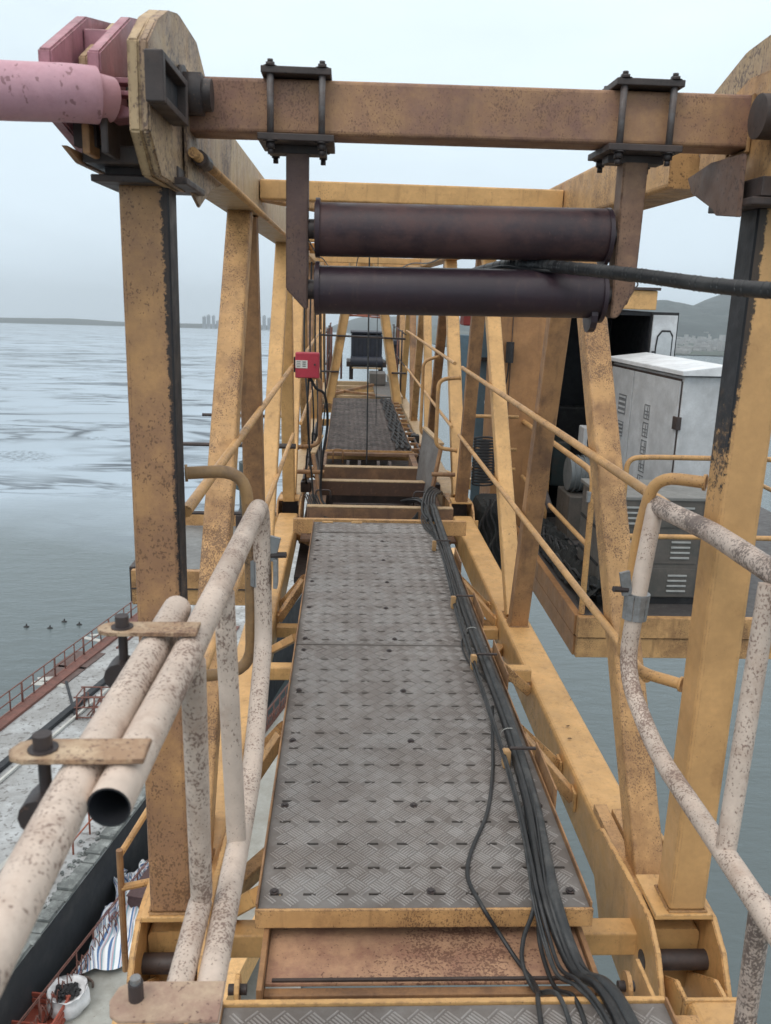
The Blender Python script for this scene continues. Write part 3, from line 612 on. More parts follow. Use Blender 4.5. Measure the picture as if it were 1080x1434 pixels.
# cross beams, bottom
T('bottom_cross_beam', beam((LX+.09,2.30,-.27), (RXX-.09,2.30,-.27), .075, .085, bevel=.008), ochre)
T('bottom_cross_beam', beam((LX+.09,4.02,-.16), (RXX-.09,4.02,-.16), .07, .07, bevel=.008), ochre)
T('bottom_cross_beam', beam((LX+.09,4.95,-.32), (RXX-.09,4.95,-.32), .07, .07, bevel=.008), ochre)
for y in (10.6,13.3,14.8,16.1,17.6,18.7): T('bottom_cross_beam', beam((LX+.09,y,-.28), (RXX-.09,y,-.28), .08, .10, bevel=.008), ochre)
T('bottom_diagonal', beam((LX+.09,2.6,-.36), (RXX-.09,4.8,-.36), .06, .06), ochre_rusty)
T('bottom_diagonal', beam((RXX-.09,5.1,-.36), (LX+.09,7.2,-.36), .06, .06), ochre_rusty)
T('bottom_diagonal', beam((LX+.09,14.5,-.2), (RXX-.3,16.4,-.1), .06, .06), ochre_dirty)
T('bottom_diagonal', beam((RXX-.09,13.4,-.36), (LX+.1,10.7,-.36), .06, .06), ochre_rusty)
# forked outriggers carrying the walkway
def bracket(side, y, dy=.24):
    xe = -.235 if side < 0 else .745; xc = LX+.09 if side < 0 else RXX-.09
    for d in (-1,1):
        T('outrigger', beam((xe,y+d*.035,-.055), (xc,y+d*dy*.5,-.285), .045, .045, up=(0,0,1), bevel=.004), ochre_rusty)
        T('weld_pad', box((xc+(.004 if side<0 else -.004),y+d*dy*.5,-.285), (.012,.075,.085), .002), ochre)
for side in (-1,1):
    for y in (3.22,5.15): bracket(side, y)
T('outrigger', beam((-.235,4.20,-.05), (LX+.09,4.45,-.24), .04,.04, bevel=.004), ochre_rusty)
T('outrigger', beam((-.235,2.22,-.05), (LX+.09,2.42,-.30), .045,.05, bevel=.004), ochre)
T('outrigger', beam((.745,3.98,-.05), (RXX-.09,4.0,-.25), .04,.05, bevel=.004), ochre_rusty)
# grimy paints darkened to carry deep shade; stacked stubs and cross beams between the two walkway runs (y 6.4 to 9.4)
T('bottom_cross_beam', bx(LX+.10,RXX-.10, 6.42,6.47, -.12,-.005, .003), ochre_rusty)
T('bottom_cross_beam', bx(-.30,.90, 6.85,6.92, -.25,-.02, .004), dirty_shaded)
T('bottom_cross_beam', bx(-.30,.90, 7.15,7.30, -.46,-.36, .004), grime)
T('bottom_cross_beam', bx(-.22,.80, 7.84,7.93, -.15,-.02, .004), dark_beam)
for (xa,xb,ya,yb) in ((-.30,.90,6.848,6.922),(-.22,.80,7.838,7.932),(-.20,.74,8.498,8.60)): T('flange', bx(xa,xb, ya,yb, -.018,-.010, .001), ochre_pale)
T('bottom_cross_beam', bx(-.20,.74, 8.50,8.62, -.17,-.02, .004), dirty_shaded)
T('bottom_cross_beam', bx(-.24,.80, 9.30,9.37, -.05,-.015, .004), dirty_shaded)
T('side_cheek', bx(-.245,-.19, 8.63,9.29, -.25,-.02, .003), dirty_shaded); T('side_cheek', bx(.70,.76, 8.63,9.29, -.25,-.02, .003), dirty_shaded)
T('sheave_pit', bx(-.30,.85, 8.0,13.0, -.50,-.46), grime)  # added floor, makes the see-through pit read dark
T('pit_front', bx(-.19,.70, 8.64,8.66, -.46,-.24), grime)
for x in (.02,.14,.34,.46): T('sheave', cyl((x,8.95,-.25), (x+.03,8.95,-.25), .22, 20), grime, True)
T('dark_floor_sheet', bx(LX+.1,RXX-.1, 6.5,8.6, -.55,-.50), grime)  # flat dark sheet added under the gap, carries the pit floor forward
for x in (-.27,.86):
    T('side_plate', bx(x-.09,x+.09, 6.95,9.3, -.34,-.32), dirty_shaded)
for (xa,xb,y) in ((-.25,-.12,7.45),(.62,.80,7.45)): T('grab_handle', tube([(xa,y,-.2),(xa,y,-.01),(xb,y,-.01),(xb,y,-.14)], .008, 8, R=.03), grime)
T('grab_handle', tube([(-.12,8.75,-.02),(-.12,8.75,.12),(-.02,8.75,.12),(-.02,8.75,-.02)], .008, 8, R=.03), ochre_dirty)
T('tie_bar', tube([(-.10,7.55,-.16),(.68,7.55,-.16)], .012, 8), grime)
for x in (.10,.28,.45): T('tie_bar', tube([(x,7.55,-.16),(x,7.30,-.30)], .008, 6), grime)
# upper left node: yellow lug plates
octL = [(1.90,2.00),(1.905,2.17),(2.02,2.24),(2.13,2.285),(2.26,2.315),(2.50,2.318),(2.66,2.255),(2.66,2.08),(2.50,1.97),(2.30,1.925),(2.0,1.925)]
def lug(x0, x1, m, dy=0): return T('lug_plate', prism([(y+dy,z) for y, z in octL], 'x', x0, x1, .004), m)
lug(-.446,-.422, ochre_pale); lug(-.4215,-.404, greyw)
T('node_cheek', prism([(2.25,1.94),(2.25,2.16),(2.85,2.21),(3.1,2.20),(3.05,2.04),(2.6,1.96),(2.42,1.90)], 'x', -.400,-.392, .002), greyw)
T('head_plate', box((-.485,2.27,1.935), (.22,.26,.016), .003), grime)
T('head_plate', box((-.485,2.27,1.958), (.17,.20,.026), .003), grime)
T('stiffener', prism([(2.0,1.97),(2.0,2.06),(2.5,2.06),(2.45,1.97)], 'x', -.53,-.515, .002), grime)
T('stiffener', prism([(2.02,1.97),(2.02,2.03),(2.4,2.05),(2.4,1.97)], 'x', -.575,-.56, .002), ochre_dirty)
# upper right node
octR = [(2.05,2.02),(2.06,2.22),(2.25,2.36),(2.48,2.345),(2.72,2.27),(2.74,2.12),(2.50,1.98),(2.25,1.93)]
T('lug_plate', prism(octR, 'x', 1.045,1.075, .004), greyw)
T('lug_plate', prism([(2.02,2.00),(2.02,2.17),(2.12,2.24),(2.35,2.25),(2.62,2.18),(2.62,2.05),(2.40,1.95),(2.1,1.94)], 'x', 1.005,1.040, .004), ochre_rusty)
T('lug_plate', prism(octR, 'x', 1.12,1.16, .004), greyw)
T('node_cheek', prism([(lambda p: (p.y,p.z))(at(px,py,'x',.945)) for px,py in ((966,250),(972,272),(1002,292),(1005,302),(1036,304),(1044,215),(1000,228))], 'x', .938,.950, .002), mat('gusset_dark_stain', (.30,.18,.11), .6, specks=(60,1.8,(.06,.038,.034)), stain=(6,.9,(.10,.06,.055))))
T('head_plate', box((1.055,2.25,1.935), (.21,.26,.018), .003), grime)
T('stiffener', bx(.97,1.12, 2.12,2.38, 1.946,1.99, .002), grime)
T('pin', cyl((.965,2.16,2.125), (1.30,2.16,2.125), .044, 24), bolt_m, True)
T('pin_cap', cyl((.955,2.16,2.125), (1.003,2.16,2.125), .050, 24), grime, True)
# pin assembly on the left lug
T('pin', cyl((-.70,2.25,2.14), (-.33,2.25,2.14), .036, 24), bolt_m, True)
bk = [at(228,68,'x',-.365), at(262,72,'x',-.365), at(262,142,'x',-.365), at(230,142,'x',-.365)]; ya_, yb_ = bk[0].y, bk[1].y; zt_, zl_ = bk[0].z, bk[3].z
T('pin_bracket', bx(-.402,-.365, ya_,ya_+.022, zl_,zt_, .003), grime); T('pin_bracket', bx(-.402,-.365, yb_-.02,yb_, zl_,zt_, .003), grime)
T('pin_bracket', bx(-.402,-.365, ya_+.023,yb_-.021, zt_-.014,zt_, .002), grime); T('pin_bracket', bx(-.402,-.365, ya_+.023,yb_-.021, zl_,zl_+.014, .002), grime)
T('pin_bracket', bx(-.402,-.385, ya_+.023,yb_-.021, zl_+.015,zt_-.015, .001), dark_in)
T('pin_nut', tube([(-.402,2.245,2.14),(-.350,2.245,2.14)], .050, 6), bolt_m)
T('pin_washer', tube([(-.403,2.245,2.14),(-.392,2.245,2.14)], .062, 20), grime)
# main front cross beam
T('front_cross_beam', beam((-.403,2.35,2.129), (1.004,2.35,2.139), .115, .126, bevel=.010), beam_rust)
# lower front frame, right behind the second tread
T('bottom_cross_beam', bx(LX+.09,RXX-.09, 1.80,1.85, -.20,-.13, .004), ochre_rusty)
T('lug_ear', prism(ngon(1.90,-.09,.035,14,0,1,1.3), 'x', -.262,-.250), ochre); T('lug_ear', prism(ngon(1.90,-.09,.035,14,0,1,1.3), 'x', .775,.787), ochre_rusty)
T('lug_pin', cyl((-.28,1.90,-.085), (-.232,1.90,-.085), .014, 12), bolt_m, True); T('lug_pin', cyl((.757,1.90,-.085), (.80,1.90,-.085), .014, 12), bolt_m, True)
for x in (-.32,.835): T('chord_link', beam((x,1.70,-.12),(x,1.98,-.12), .012,.10, bevel=.002), ochre)

# ---------------------------------------------------------------- walkway
def plate_holes(x0,x1,y0,y1, nx, py, slot=(.036,.011), z0=-.006, z1=0., off=.0, skip=()):
    b = bmesh.new(); ny = int((y1-y0)/py); sx = (x1-x0)/nx
    X = [x0]; Y = [y0]
    for i in range(nx): c = x0+sx*(i+.5); X += [c-slot[0]/2, c+slot[0]/2]
    for j in range(ny): c = y0+py*(j+.5); Y += [c-slot[1]/2, c+slot[1]/2]
    X.append(x1); Y.append(y1)
    V = [[[b.verts.new((x,y,z)) for z in (z0,z1)] for y in Y] for x in X]
    def solid(i,j): return 0 <= i < len(X)-1 and 0 <= j < len(Y)-1 and not (i%2==1 and j%2==1)
    for i in range(len(X)-1):
        for j in range(len(Y)-1):
            if not solid(i,j): continue
            for k in (0,1): b.faces.new((V[i][j][k],V[i+1][j][k],V[i+1][j+1][k],V[i][j+1][k]))
            if not solid(i-1,j): b.faces.new((V[i][j][0],V[i][j+1][0],V[i][j+1][1],V[i][j][1]))
            if not solid(i+1,j): b.faces.new((V[i+1][j][0],V[i+1][j+1][0],V[i+1][j+1][1],V[i+1][j][1]))
            if not solid(i,j-1): b.faces.new((V[i][j][0],V[i+1][j][0],V[i+1][j][1],V[i][j][1]))
            if not solid(i,j+1): b.faces.new((V[i][j+1][0],V[i+1][j+1][0],V[i+1][j+1][1],V[i][j+1][1]))
    return b, X, Y
def tread_bars(x0,x1,y0,y1, holes=None, cell=.046, z=.0, seed=1, nb=5):
    b = bmesh.new(); q2 = math.sqrt(.5); e1 = Vector((q2,q2,0)); e2 = Vector((-q2,q2,0)); M_ = int(max(x1-x0,y1-y0)/cell*1.5)+4; o0 = Vector(((x0+x1)/2,(y0+y1)/2,0))
    for i in range(-M_, M_):
        for j in range(-M_, M_):
            c = o0 + e1*(i*cell) + e2*(j*cell)
            if not (x0-.01 < c.x < x1+.01 and y0-.01 < c.y < y1+.01): continue
            u, v = (e1, e2) if (i+j)%2 else (e2, e1)
            for k in range(nb):
                o = c + v*((k-(nb-1)/2)*cell/nb); L2 = cell*.44
                if not (x0+.014 < o.x < x1-.014 and y0+.014 < o.y < y1-.014): continue
                if holes:
                    hx, hy = holes
                    ix = (o.x-hx[0])/hx[1]; iy = (o.y-hy[0])/hy[1]
                    if abs(ix-round(ix))*hx[1] < .026 and abs(iy-round(iy))*hy[1] < .013: continue
                w2 = cell/nb*.27
                q = [b.verts.new(o+u*(sx*L2)+v*(sy*w2)+Vector((0,0,z+.0001))) for sx,sy in ((-1,-1),(1,-1),(1,1),(-1,1))]
                t_ = [b.verts.new(o+u*(sx*L2*.8)+v*(sy*w2*.4)+Vector((0,0,z+.0024))) for sx,sy in ((-1,-1),(1,-1),(1,1),(-1,1))]
                b.faces.new(t_)
                for e in range(4): b.faces.new((q[e],q[(e+1)%4],t_[(e+1)%4],t_[e]))
    return b
def walkway(label, x0,x1, segs, nx, m, mb, lip=True, group='tread plate walkway runs', bolts=True, cols=None, kerb=None):
    t = thing('walkway_panel', label, 'walkway', group=group)
    for k, (y0,y1) in enumerate(segs):
        b, X, Y = plate_holes(x0,x1,y0+.002,y1-.002, nx, .118)
        obj('deck_plate', b, m, t)
        hx = (x0+(x1-x0)/nx*.5, (x1-x0)/nx); hy = (y0+.002+.118*.5, .118)
        obj('tread_pattern', tread_bars(x0+.012,x1-.012,y0+.01,y1-.01,(hx,hy),seed=k), mb, t, kind='stuff')
        if bolts:
            n = max(1, int((y1-y0)/.42))
            for i in range(n+1):
                y = y0+.07+(y1-y0-.14)*i/n
                for x in (x0+.04,(x0+x1)/2+random.uniform(-.03,.03),x1-.04): link_at('bolt', BOLT_S, (x,y,.001), t)
    ya, yb = segs[0][0], segs[-1][1]
    for x in (x0-.004, x1+.004): obj('edge_angle', bx(x-.003,x+.003, ya,yb, -.05,.018, .0015), kerb or ochre_dirty, t)
    for x in (x0+.03, x1-.03): obj('runner', bx(x-.02,x+.02, ya+.02,yb-.02, -.055,-.0075), grime, t)
    if lip: obj('front_lip', bx(x0-.008,x1+.008, ya-.012,ya-.002, -.055,.004, .002), ochre_rusty, t)
    obj('slot_dark_sheet', bx(x0+.055,x1-.055, ya+.03,yb-.03, -.062,-.055), grime, t)  # added sheet, keeps the tread slots dark when seen from above
    y = ya+.15
    while y < yb: obj('crosspiece', bx(x0+.052,x1-.052, y,y+.05, -.05,-.0075), grime, t); y += .62
    return t
wk1 = walkway('grey slotted tread walkway running up the middle of the jib under the cable bundle', -.222,.728, [(2.10,3.985),(3.99,6.33)], 10, tread, tread_bar)
obj('hatch_cover', bx(-.19,.28, 6.02,6.28, .0025,.0075, .001), tread, wk1)
obj('hatch_pattern', tread_bars(-.18,.27,6.03,6.27,None,z=.0076,seed=5), tread_bar, wk1, kind='stuff')
for x in (-.12,.10): obj('hatch_hinge', bx(x-.04,x+.04, 6.275,6.30, .004,.016), ochre, wk1)
wk2 = walkway('grey slotted tread plate cut off by the bottom edge of the photo', -.27,.82, [(.62,1.755)], 10, tread, tread_bar, lip=False, bolts=False)
obj('edge_angle', bx(-.275,.825, 1.757,1.772, -.05,.006, .002), ochre, wk2)
wk3 = walkway('muddy dark brown tread walkway beyond the sheave pit', -.20,.74, [(9.40,11.2),(11.21,14.15)], 9, tread_dark, tread_dark_bar, bolts=False)
# sunken rust-flecked step between the two treads
t = thing('step_plate', 'rust flecked tan step plate sunk between the two grey treads', 'step')
stepm = mat('step_plate_paint', (.52,.31,.19), .55, specks=(55,1.6,(.12,.055,.04)), stain=(10,.5,(.25,.12,.09)), bump=.35)
obj('top_plate', bx(-.188,.70, 1.935,2.18, -.112,-.100, .003), stepm, t)
obj('front_edge', bx(-.19,.702, 1.905,1.933, -.150,-.112, .003), ochre_dirty, t)
obj('side_flange', bx(-.205,-.190, 1.87,2.20, -.15,-.060, .002), ochre_dirty, t); obj('side_flange', bx(.703,.718, 1.87,2.20, -.15,-.085, .002), ochre_dirty, t)
obj('bar', bx(-.17,.66, 1.937,1.946, -.099,-.092, .001), grime, t)
# ---------------------------------------------------------------- upright folded flaps
for sx, lb in ((1,'upright folded grey tread flap on the right of the sheave pit'),(-1,'upright folded narrow tread flap on the left of the sheave pit')):
    t = thing('folded_flap', lb, 'flap', group='folded walkway flaps')
    if sx > 0: q = [(.70,8.15,-.10),(.78,7.65,-.16),(.88,7.75,.36),(.76,8.2,.44)]
    else: q = [(-.22,8.2,-.2),(-.20,7.6,-.2),(-.29,7.8,.24),(-.23,8.2,.34)]
    q = [Vector(p) for p in q]; nrm = (q[1]-q[0]).cross(q[3]-q[0]).normalized()
    b = bmesh.new(); A = [b.verts.new(p) for p in q]; B_ = [b.verts.new(p+nrm*.012) for p in q]; b.faces.new(A); b.faces.new(B_[::-1])
    for i in range(4): b.faces.new((A[i],B_[i],B_[(i+1)%4],A[(i+1)%4]))
    obj('flap_plate', b, tread, t)
    for s in (.3,.62): 
        p, r = q[0].lerp(q[1], s), q[3].lerp(q[2], s); obj('rib', beam(p+nrm*.0 , r, .02,.02), grime, t)
    obj('edge_strip', beam(q[3]+Vector((0,0,.01)), q[2]+Vector((0,0,.01)), .05,.02), ochre_pale, t)
    obj('frame_bar', beam(q[0], q[3], .02,.02), grime, t); obj('frame_bar', beam(q[1], q[2], .03,.03), ochre_dirty, t)
# ================================================================== ROLLER FRAME
for x0_ in (-.397,.998): obj('weld_bead', tube([(x0_,2.35+dy,2.134+dz) for dy,dz in ((-.06,-.066),(.06,-.066),(.06,.066),(-.06,.066),(-.06,-.066))], .005, 6), weldm, truss, True)
rf = thing('roller_frame', 'two dark rope rollers hung between rusty hangers from the front cross beam', 'rope rollers')
YB = 2.35
for x, tilt in ((-.132,0), (.727,0)):
    zb = 2.129 + (x+.4)*.0077
    obj('clamp_plate', box((x,YB,zb+.074), (.168,.185,.016), .002), grime, rf)
    obj('clamp_plate', box((x,YB,zb-.075), (.185,.195,.016), .002), grime, rf)
    obj('clamp_rib', box((x,YB,zb-.093), (.145,.056,.020), .002), grime, rf)
    for dx in (-.062,.062):
        for dy in (-.080,.080):
            obj('clamp_rod', tube([(x+dx,YB+dy,zb-.067),(x+dx,YB+dy,zb+.066)], .0085, 10), mat('dull_rod_steel', (.14,.13,.13), .5, stain=(30,.6,(.08,.05,.04))), rf)
            link_at('nut', BOLT_L, (x+dx,YB+dy,zb+.082), rf, scale=(.9,.9,.5)); link_at('nut', BOLT_L, (x+dx,YB+dy,zb-.083), rf, rot=(PI,0,0), scale=(.9,.9,.95))
obj('hanger', prism([(-.160,2.03),(-.104,2.03),(-.104,1.65),(-.112,1.65),(-.160,1.70)], 'y', YB-.03,YB+.03, .003), mat('hanger_paint', (.20,.12,.085), .6, specks=(90,.8,(.05,.03,.03)), stain=(6,.8,(.075,.042,.045))), rf)
obj('hanger', prism([(.696,2.04),(.760,2.04),(.756,1.722),(.716,1.65),(.698,1.65)], 'y', YB-.03,YB+.03, .003), mat('hanger_paint_tan', (.34,.20,.12), .6, specks=(80,1.3,(.06,.035,.03)), stain=(5,.8,(.12,.065,.055)), wear=.9), rf)
for k, z in enumerate((1.851,1.700)):
    rad = .067 if k == 0 else .0615
    r = obj('roller', cyl((-.087,YB,z+.0), (.676,YB,z+.009), rad, 44), roller_top if k == 0 else roller_m, rf, True)
    obj('axle', cyl((-.14,YB,z), (.744,YB,z+.009), .025, 16), bolt_m, rf, True)
    for x in (-.085,.667): obj('flange', cyl((x,YB,z+.004), (x+.011,YB,z+.004), rad+.007, 36), roller_m, rf, True)
obj('lug_ear', prism(ngon(2.35,1.655,.045,16), 'x', .643,.660), roller_m, rf)
# thick wrapped rope over the lower roller
t = thing('wrapped_hose', 'thick black taped cable passing over the lower roller to the right edge', 'cable')
P = spline([(.10,6.8,1.62),(.24,3.6,1.70),(.40,2.55,1.772),(.46,2.38,1.780),(.53,2.30,1.776),(.63,2.0,1.755),(.755,1.58,1.723),(.90,1.05,1.72),(1.05,.5,1.75)], 14)
obj('cable_core', tube(P, .0150, 16), cable_m, t, True)
for i in range(16, len(P)-2, 1):
    for s in ((0,.5) if i > 50 else (0,)):
        p = P[i].lerp(P[i+1], s); d = (P[i+1]-P[i]).normalized()
        R_ = frame_of(d + Vector((.35,.2,.3))*.5)
        b = bmesh.new(); pts = [p + R_@Vector((math.cos(a)*.0152,0,math.sin(a)*.0152)) for a in [2*PI*q/12 for q in range(13)]]
        if i % 2 == 0: obj('tape_wrap', tube(pts, .0012, 5, bm=b), cable_g, t)
# thin lower ropes lying on the roller
obj('thin_cable', tube(spline([(.28,2.9,1.70),(.38,2.42,1.768),(.48,2.34,1.768),(.60,2.2,1.755),(.66,2.05,1.742)], 8), .004, 8), cable_m, t, True)
# ================================================================== PINK TIE
t = thing('pink_tie', 'pink painted tie rod and clevis pinned to the upper left lug', 'tie rod')
octP = [(2.005,2.125),(2.005,2.169),(2.298,2.313),(2.60,2.38),(2.75,2.30),(2.72,2.10),(2.55,2.005),(2.30,1.975),(2.141,2.035),(2.13,2.076),(2.06,2.095)]
octQ = [(1.965,2.06),(1.965,2.160),(2.244,2.296),(2.55,2.36),(2.70,2.28),(2.66,2.10),(2.50,2.00),(2.246,1.985),(2.01,2.032)]
obj('clevis_plate', prism(octP, 'x', -.552,-.524, .004), pink, t); obj('clevis_plate', prism(octQ, 'x', -.640,-.612, .004), pink, t)
obj('clevis_web', bx(-.611,-.553, 2.12,2.40, 2.10,2.13, .003), pink, t); obj('clevis_web', bx(-.611,-.553, 2.20,2.23, 2.02,2.26, .003), pink, t)
obj('rib', bx(-.523,-.447, 2.05,2.09, 2.118,2.130, .002), pink, t); obj('rib', bx(-.523,-.447, 2.05,2.09, 2.094,2.104, .002), pink, t)
obj('rib', prism([(-.523,2.04),(-.523,2.078),(-.450,2.060),(-.450,2.048)], 'y', 2.02,2.10, .002), pink, t)
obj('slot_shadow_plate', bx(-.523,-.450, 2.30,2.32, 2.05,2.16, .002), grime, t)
obj('rod', tube([(-.535,2.00,2.082),(-.58,1.975,2.080),(-.66,1.95,2.074),(-1.6,1.63,2.020),(-3.6,.95,1.93)], .056, 36, R=.05), pink_rod, t, True)
b = bmesh.new(); tube([(-.585,1.972,2.082),(-.545,2.00,2.082),(-.515,2.03,2.080)], .046, 28, bm=b); obj('rod_end', b, pink_rod, t, True)
obj('backing_lug', prism([(y+.10,z+.012) for y, z in octP], 'x', -.598,-.580, .003), ochre_pale, t)
obj('spacer', bx(-.60,-.45, 2.10,2.36, 1.962,2.00, .004), grime, t); obj('lower_gusset', prism([(2.02,1.985),(2.25,1.985),(2.35,1.962),(2.12,1.962)], 'x', -.622,-.606, .002), ochre_dirty, t); obj('inner_web', bx(-.605,-.555, 2.06,2.09, 1.99,2.06, .002), grime, t)
# ================================================================== WHITE HANDRAILS
def clamp(parent, c, R=0, L_=.13, w_=.05, m=plate_pipe):
    q = Matrix.Rotation(R,3,'Z')
    poly = [(L_*.55,-w_/2),(L_*.55,w_/2),(-L_*.40,w_/2),(-L_*.50,w_*.36),(-L_*.55,0),(-L_*.50,-w_*.36),(-L_*.40,-w_/2)]
    b = prism([tuple((q@Vector((x,y,0))+Vector(c))[:2]) for x,y in poly], 'z', c[2]-.003, c[2]+.003, .001)
    obj('clamp_plate', b, m, parent)
r = .0255
hl = thing('white_handrail', 'flaked white tube handrail frame with open end at lower left', 'handrail')
obj('top_tube', tube([(-.262,.885,1.12),(-.250,1.30,1.12),(-.232,2.36,1.12),(-.226,2.36,.70),(-.222,1.98,.50),(-.220,1.2,.50),(-.222,.2,.50)], r, 24, R=.09, hollow=True), [white_pipe, dark_in], hl, True)
obj('upright', tube([(-.244,1.33,1.10),(-.268,1.485,.53)], .0215, 20), white_pipe, hl, True)
obj('upright', tube([(-.240,1.67,1.10),(-.224,1.685,.515)], .0215, 20), white_pipe, hl, True)
obj('lower_stub', tube([(-.278,1.03,.50),(-.272,1.49,.508)], .0235, 20), white_pipe, hl, True)
hn = thing('near_handrail', 'blurred white tube rail running out of the lower left corner', 'handrail')
obj('tube', tube([(-.300,.02,1.115),(-.313,.915,1.12),(-.305,1.52,1.12)], .0262, 24, R=.05), white_pipe, hn, True)
for y, xx in ((.955,-.315),(1.345,-.318)):
    clamp(hn, (xx,y,1.151), .02, .15, .052)
    obj('bolt', tube([(xx-.042,y,1.150),(xx-.042,y,1.174)], .0115, 12), bolt_m, hn, True)
    obj('bolt_shank', tube([(xx-.042,y,1.055),(xx-.042,y,1.148)], .0075, 10), bolt_m, hn, True)
    obj('washer', tube([(xx-.042,y,1.1535),(xx-.042,y,1.156)], .018, 16), bolt_m, hn, True)
    obj('swivel_nut', tube([(xx-.046,y-.025,1.075),(xx-.046,y+.018,1.075)], .0235, 12), bolt_m, hn, True)
obj('end_cap', cyl((-.305,1.515,1.12),(-.305,1.525,1.12), .0236, 20), white_pipe, hn, True)
t = thing('lower_clamp', 'speckled clamp plate with black bolt at the bottom of the left rail', 'clamp')
clamp(t, (-.285,1.22,.530), 0, .17, .085, mat('clamp_plate_pink', (.47,.35,.25), .55, specks=(50,1.6,(.12,.06,.05)), stain=(8,.6,(.25,.13,.11))))
obj('bolt', tube([(-.335,1.225,.53),(-.335,1.225,.565)], .013, 12), bolt_m, t, True); obj('bolt_tip', tube([(-.335,1.225,.565),(-.335,1.225,.575)], .009, 12), steel, t, True)
hr = thing('white_handrail', 'flaked white tube handrail frame on the right, top tube spattered black', 'handrail')
obj('top_tube', tube([(.915,2.44,1.115),(.955,2.12,1.12),(.957,1.75,1.12),(.95,.3,1.12)], .0280, 24, R=.05), white_pipe_black, hr, True)
obj('end_leg', tube([(.912,2.42,1.118),(.880,2.37,.98),(.862,2.35,.86),(.850,2.36,.62),(.866,2.10,.50),(.868,1.6,.50),(.86,.3,.50)], .0250, 24, R=.12), white_pipe, hr, True)
obj('upright', tube([(.925,1.74,1.11),(.869,1.655,.51)], .0225, 20), white_pipe, hr, True)
obj('upright', tube([(.955,1.20,1.10),(.863,1.16,.515)], .0225, 20), white_pipe, hr, True)
obj('lower_leg', tube([(.880,1.50,.50),(.945,1.60,.05),(.96,1.62,-.15)], .0235, 20), white_pipe_black, hr, True)
# sleeve clamps
for side, c, lb in ((-1,(-.236,2.37,.92),'bent galvanised sleeve clamp on the left handrail end'),(1,(.860,2.36,.835),'ribbed galvanised sleeve clamp on the right handrail leg')):
    t = thing('sleeve_clamp', lb, 'clamp', group='galvanised sleeve clamps'); cx, cy, cz = c; rg_ = .0275 if side < 0 else .0335
    for k in range(4):
        a0 = -PI*.95+k*PI*.32
        poly = [(cx+math.cos(a)*rr_, cy+math.sin(a)*rr_) for rr_, aa in ((rg_+.004,(a0,a0+PI*.15,a0+PI*.30)),(rg_-.001,(a0+PI*.30,a0+PI*.15,a0))) for a in aa]
        obj('shell', prism(poly, 'z', cz-.045, cz+.030), steel, t)
    obj('ring', tube([(cx-side*.0+(.004 if side>0 else 0),cy,cz-.048),(cx+(.008 if side>0 else 0),cy,cz+.032)], rg_, 20), steel, t, True)
    obj('tongue', beam((cx-side*.03,cy-.01,cz+.03),(cx-side*.045,cy-.012,cz+.10), .012,.03), steel, t)
    obj('bolt', tube([(cx-side*.03,cy-.01,cz+.045),(cx-side*.075,cy-.02,cz+.05)], .009, 8), bolt_m, t, True)
    if side < 0: obj('plate', box((cx+.045,cy-.01,cz-.005), (.012,.05,.085), .002), steel, t)
# ================================================================== YELLOW HANDRAILS
def yrail(label, side, y0, y1, x, zt=1.10, zl=.53, rr_=.0165, ext=None):
    t = thing('yellow_handrail', label, 'handrail', group='yellow handrails along the walkway')
    obj('top_rail', tube([(x,y0,zt),(x,y1,zt)], rr_, 14), rail_paint, t, True)
    obj('lower_rail', tube([(x,y0,zl),(x,y1,zl)], rr_*.95, 14), rail_paint, t, True)
    return t
yrail('speckled yellow two tube handrail along the left truss side', -1, 2.318, 7.15, -.432)
yrail('plain yellow two tube handrail along the right truss side', 1, 2.5, 7.3, .975)
yrail('far yellow handrail on the left beyond the red box', -1, 7.75, 13.4, -.40)
yrail('far yellow handrail on the right beyond the folded flap', 1, 7.75, 14.2, .965)
def loop(label, pts, m=rail_paint, r_=.0175, R=.08):
    t = thing('rail_loop', label, 'rail loop', group='bent rail loops on the truss posts'); obj('loop_tube', tube(pts, r_, 14, R=R), m, t, True)
    for p in (pts[0], pts[-1]): obj('weld_collar', tube([p, Vector(p)+(Vector(pts[1] if p is pts[0] else pts[-2])-Vector(p)).normalized()*.008], r_*1.35, 14), m, t)
loop('yellow rail loop on the near right post', [(1.02,2.34,1.205),(.90,2.42,1.205),(.880,2.46,1.0),(.872,2.46,.62),(.93,2.42,.585),(1.02,2.33,.59)], R=.10)
loop('grimy rail loop on the near left post behind the white rail', [(-.435,2.33,1.205),(-.275,2.36,1.21),(-.262,2.37,.98),(-.265,2.38,.60),(-.435,2.33,.60)], mat('loop_paint_dirty', (.36,.22,.10), .55, specks=(80,.9,(.04,.028,.025)), stain=(8,.6,(.14,.09,.06))), R=.10)
loop('yellow rail loop on the second right post', [(.99,7.5,1.0),(.80,7.5,.98),(.80,7.5,.38),(.99,7.5,.36)])
loop('brown rail loop on the second left post below the red box', [(-.41,7.5,.98),(-.22,7.5,.98),(-.22,7.5,.38),(-.41,7.5,.36)], ochre_dirty)
loop('far yellow rail loop on the right beyond the second post', [(.99,9.3,1.05),(.82,9.3,1.0),(.82,9.3,.2),(.99,9.3,.2)])
for x0, x1, lb in ((-.42,-.18,'short horizontal stub tube at the foot of the left flap'),(.78,.99,'short horizontal stub tube at the foot of the right flap')):
    o = obj('stub_tube', tube([(x0,7.55,.13),(x1,7.55,.13)], .02, 12), ochre_dirty, smooth=True); tag(o, lb, 'tube')
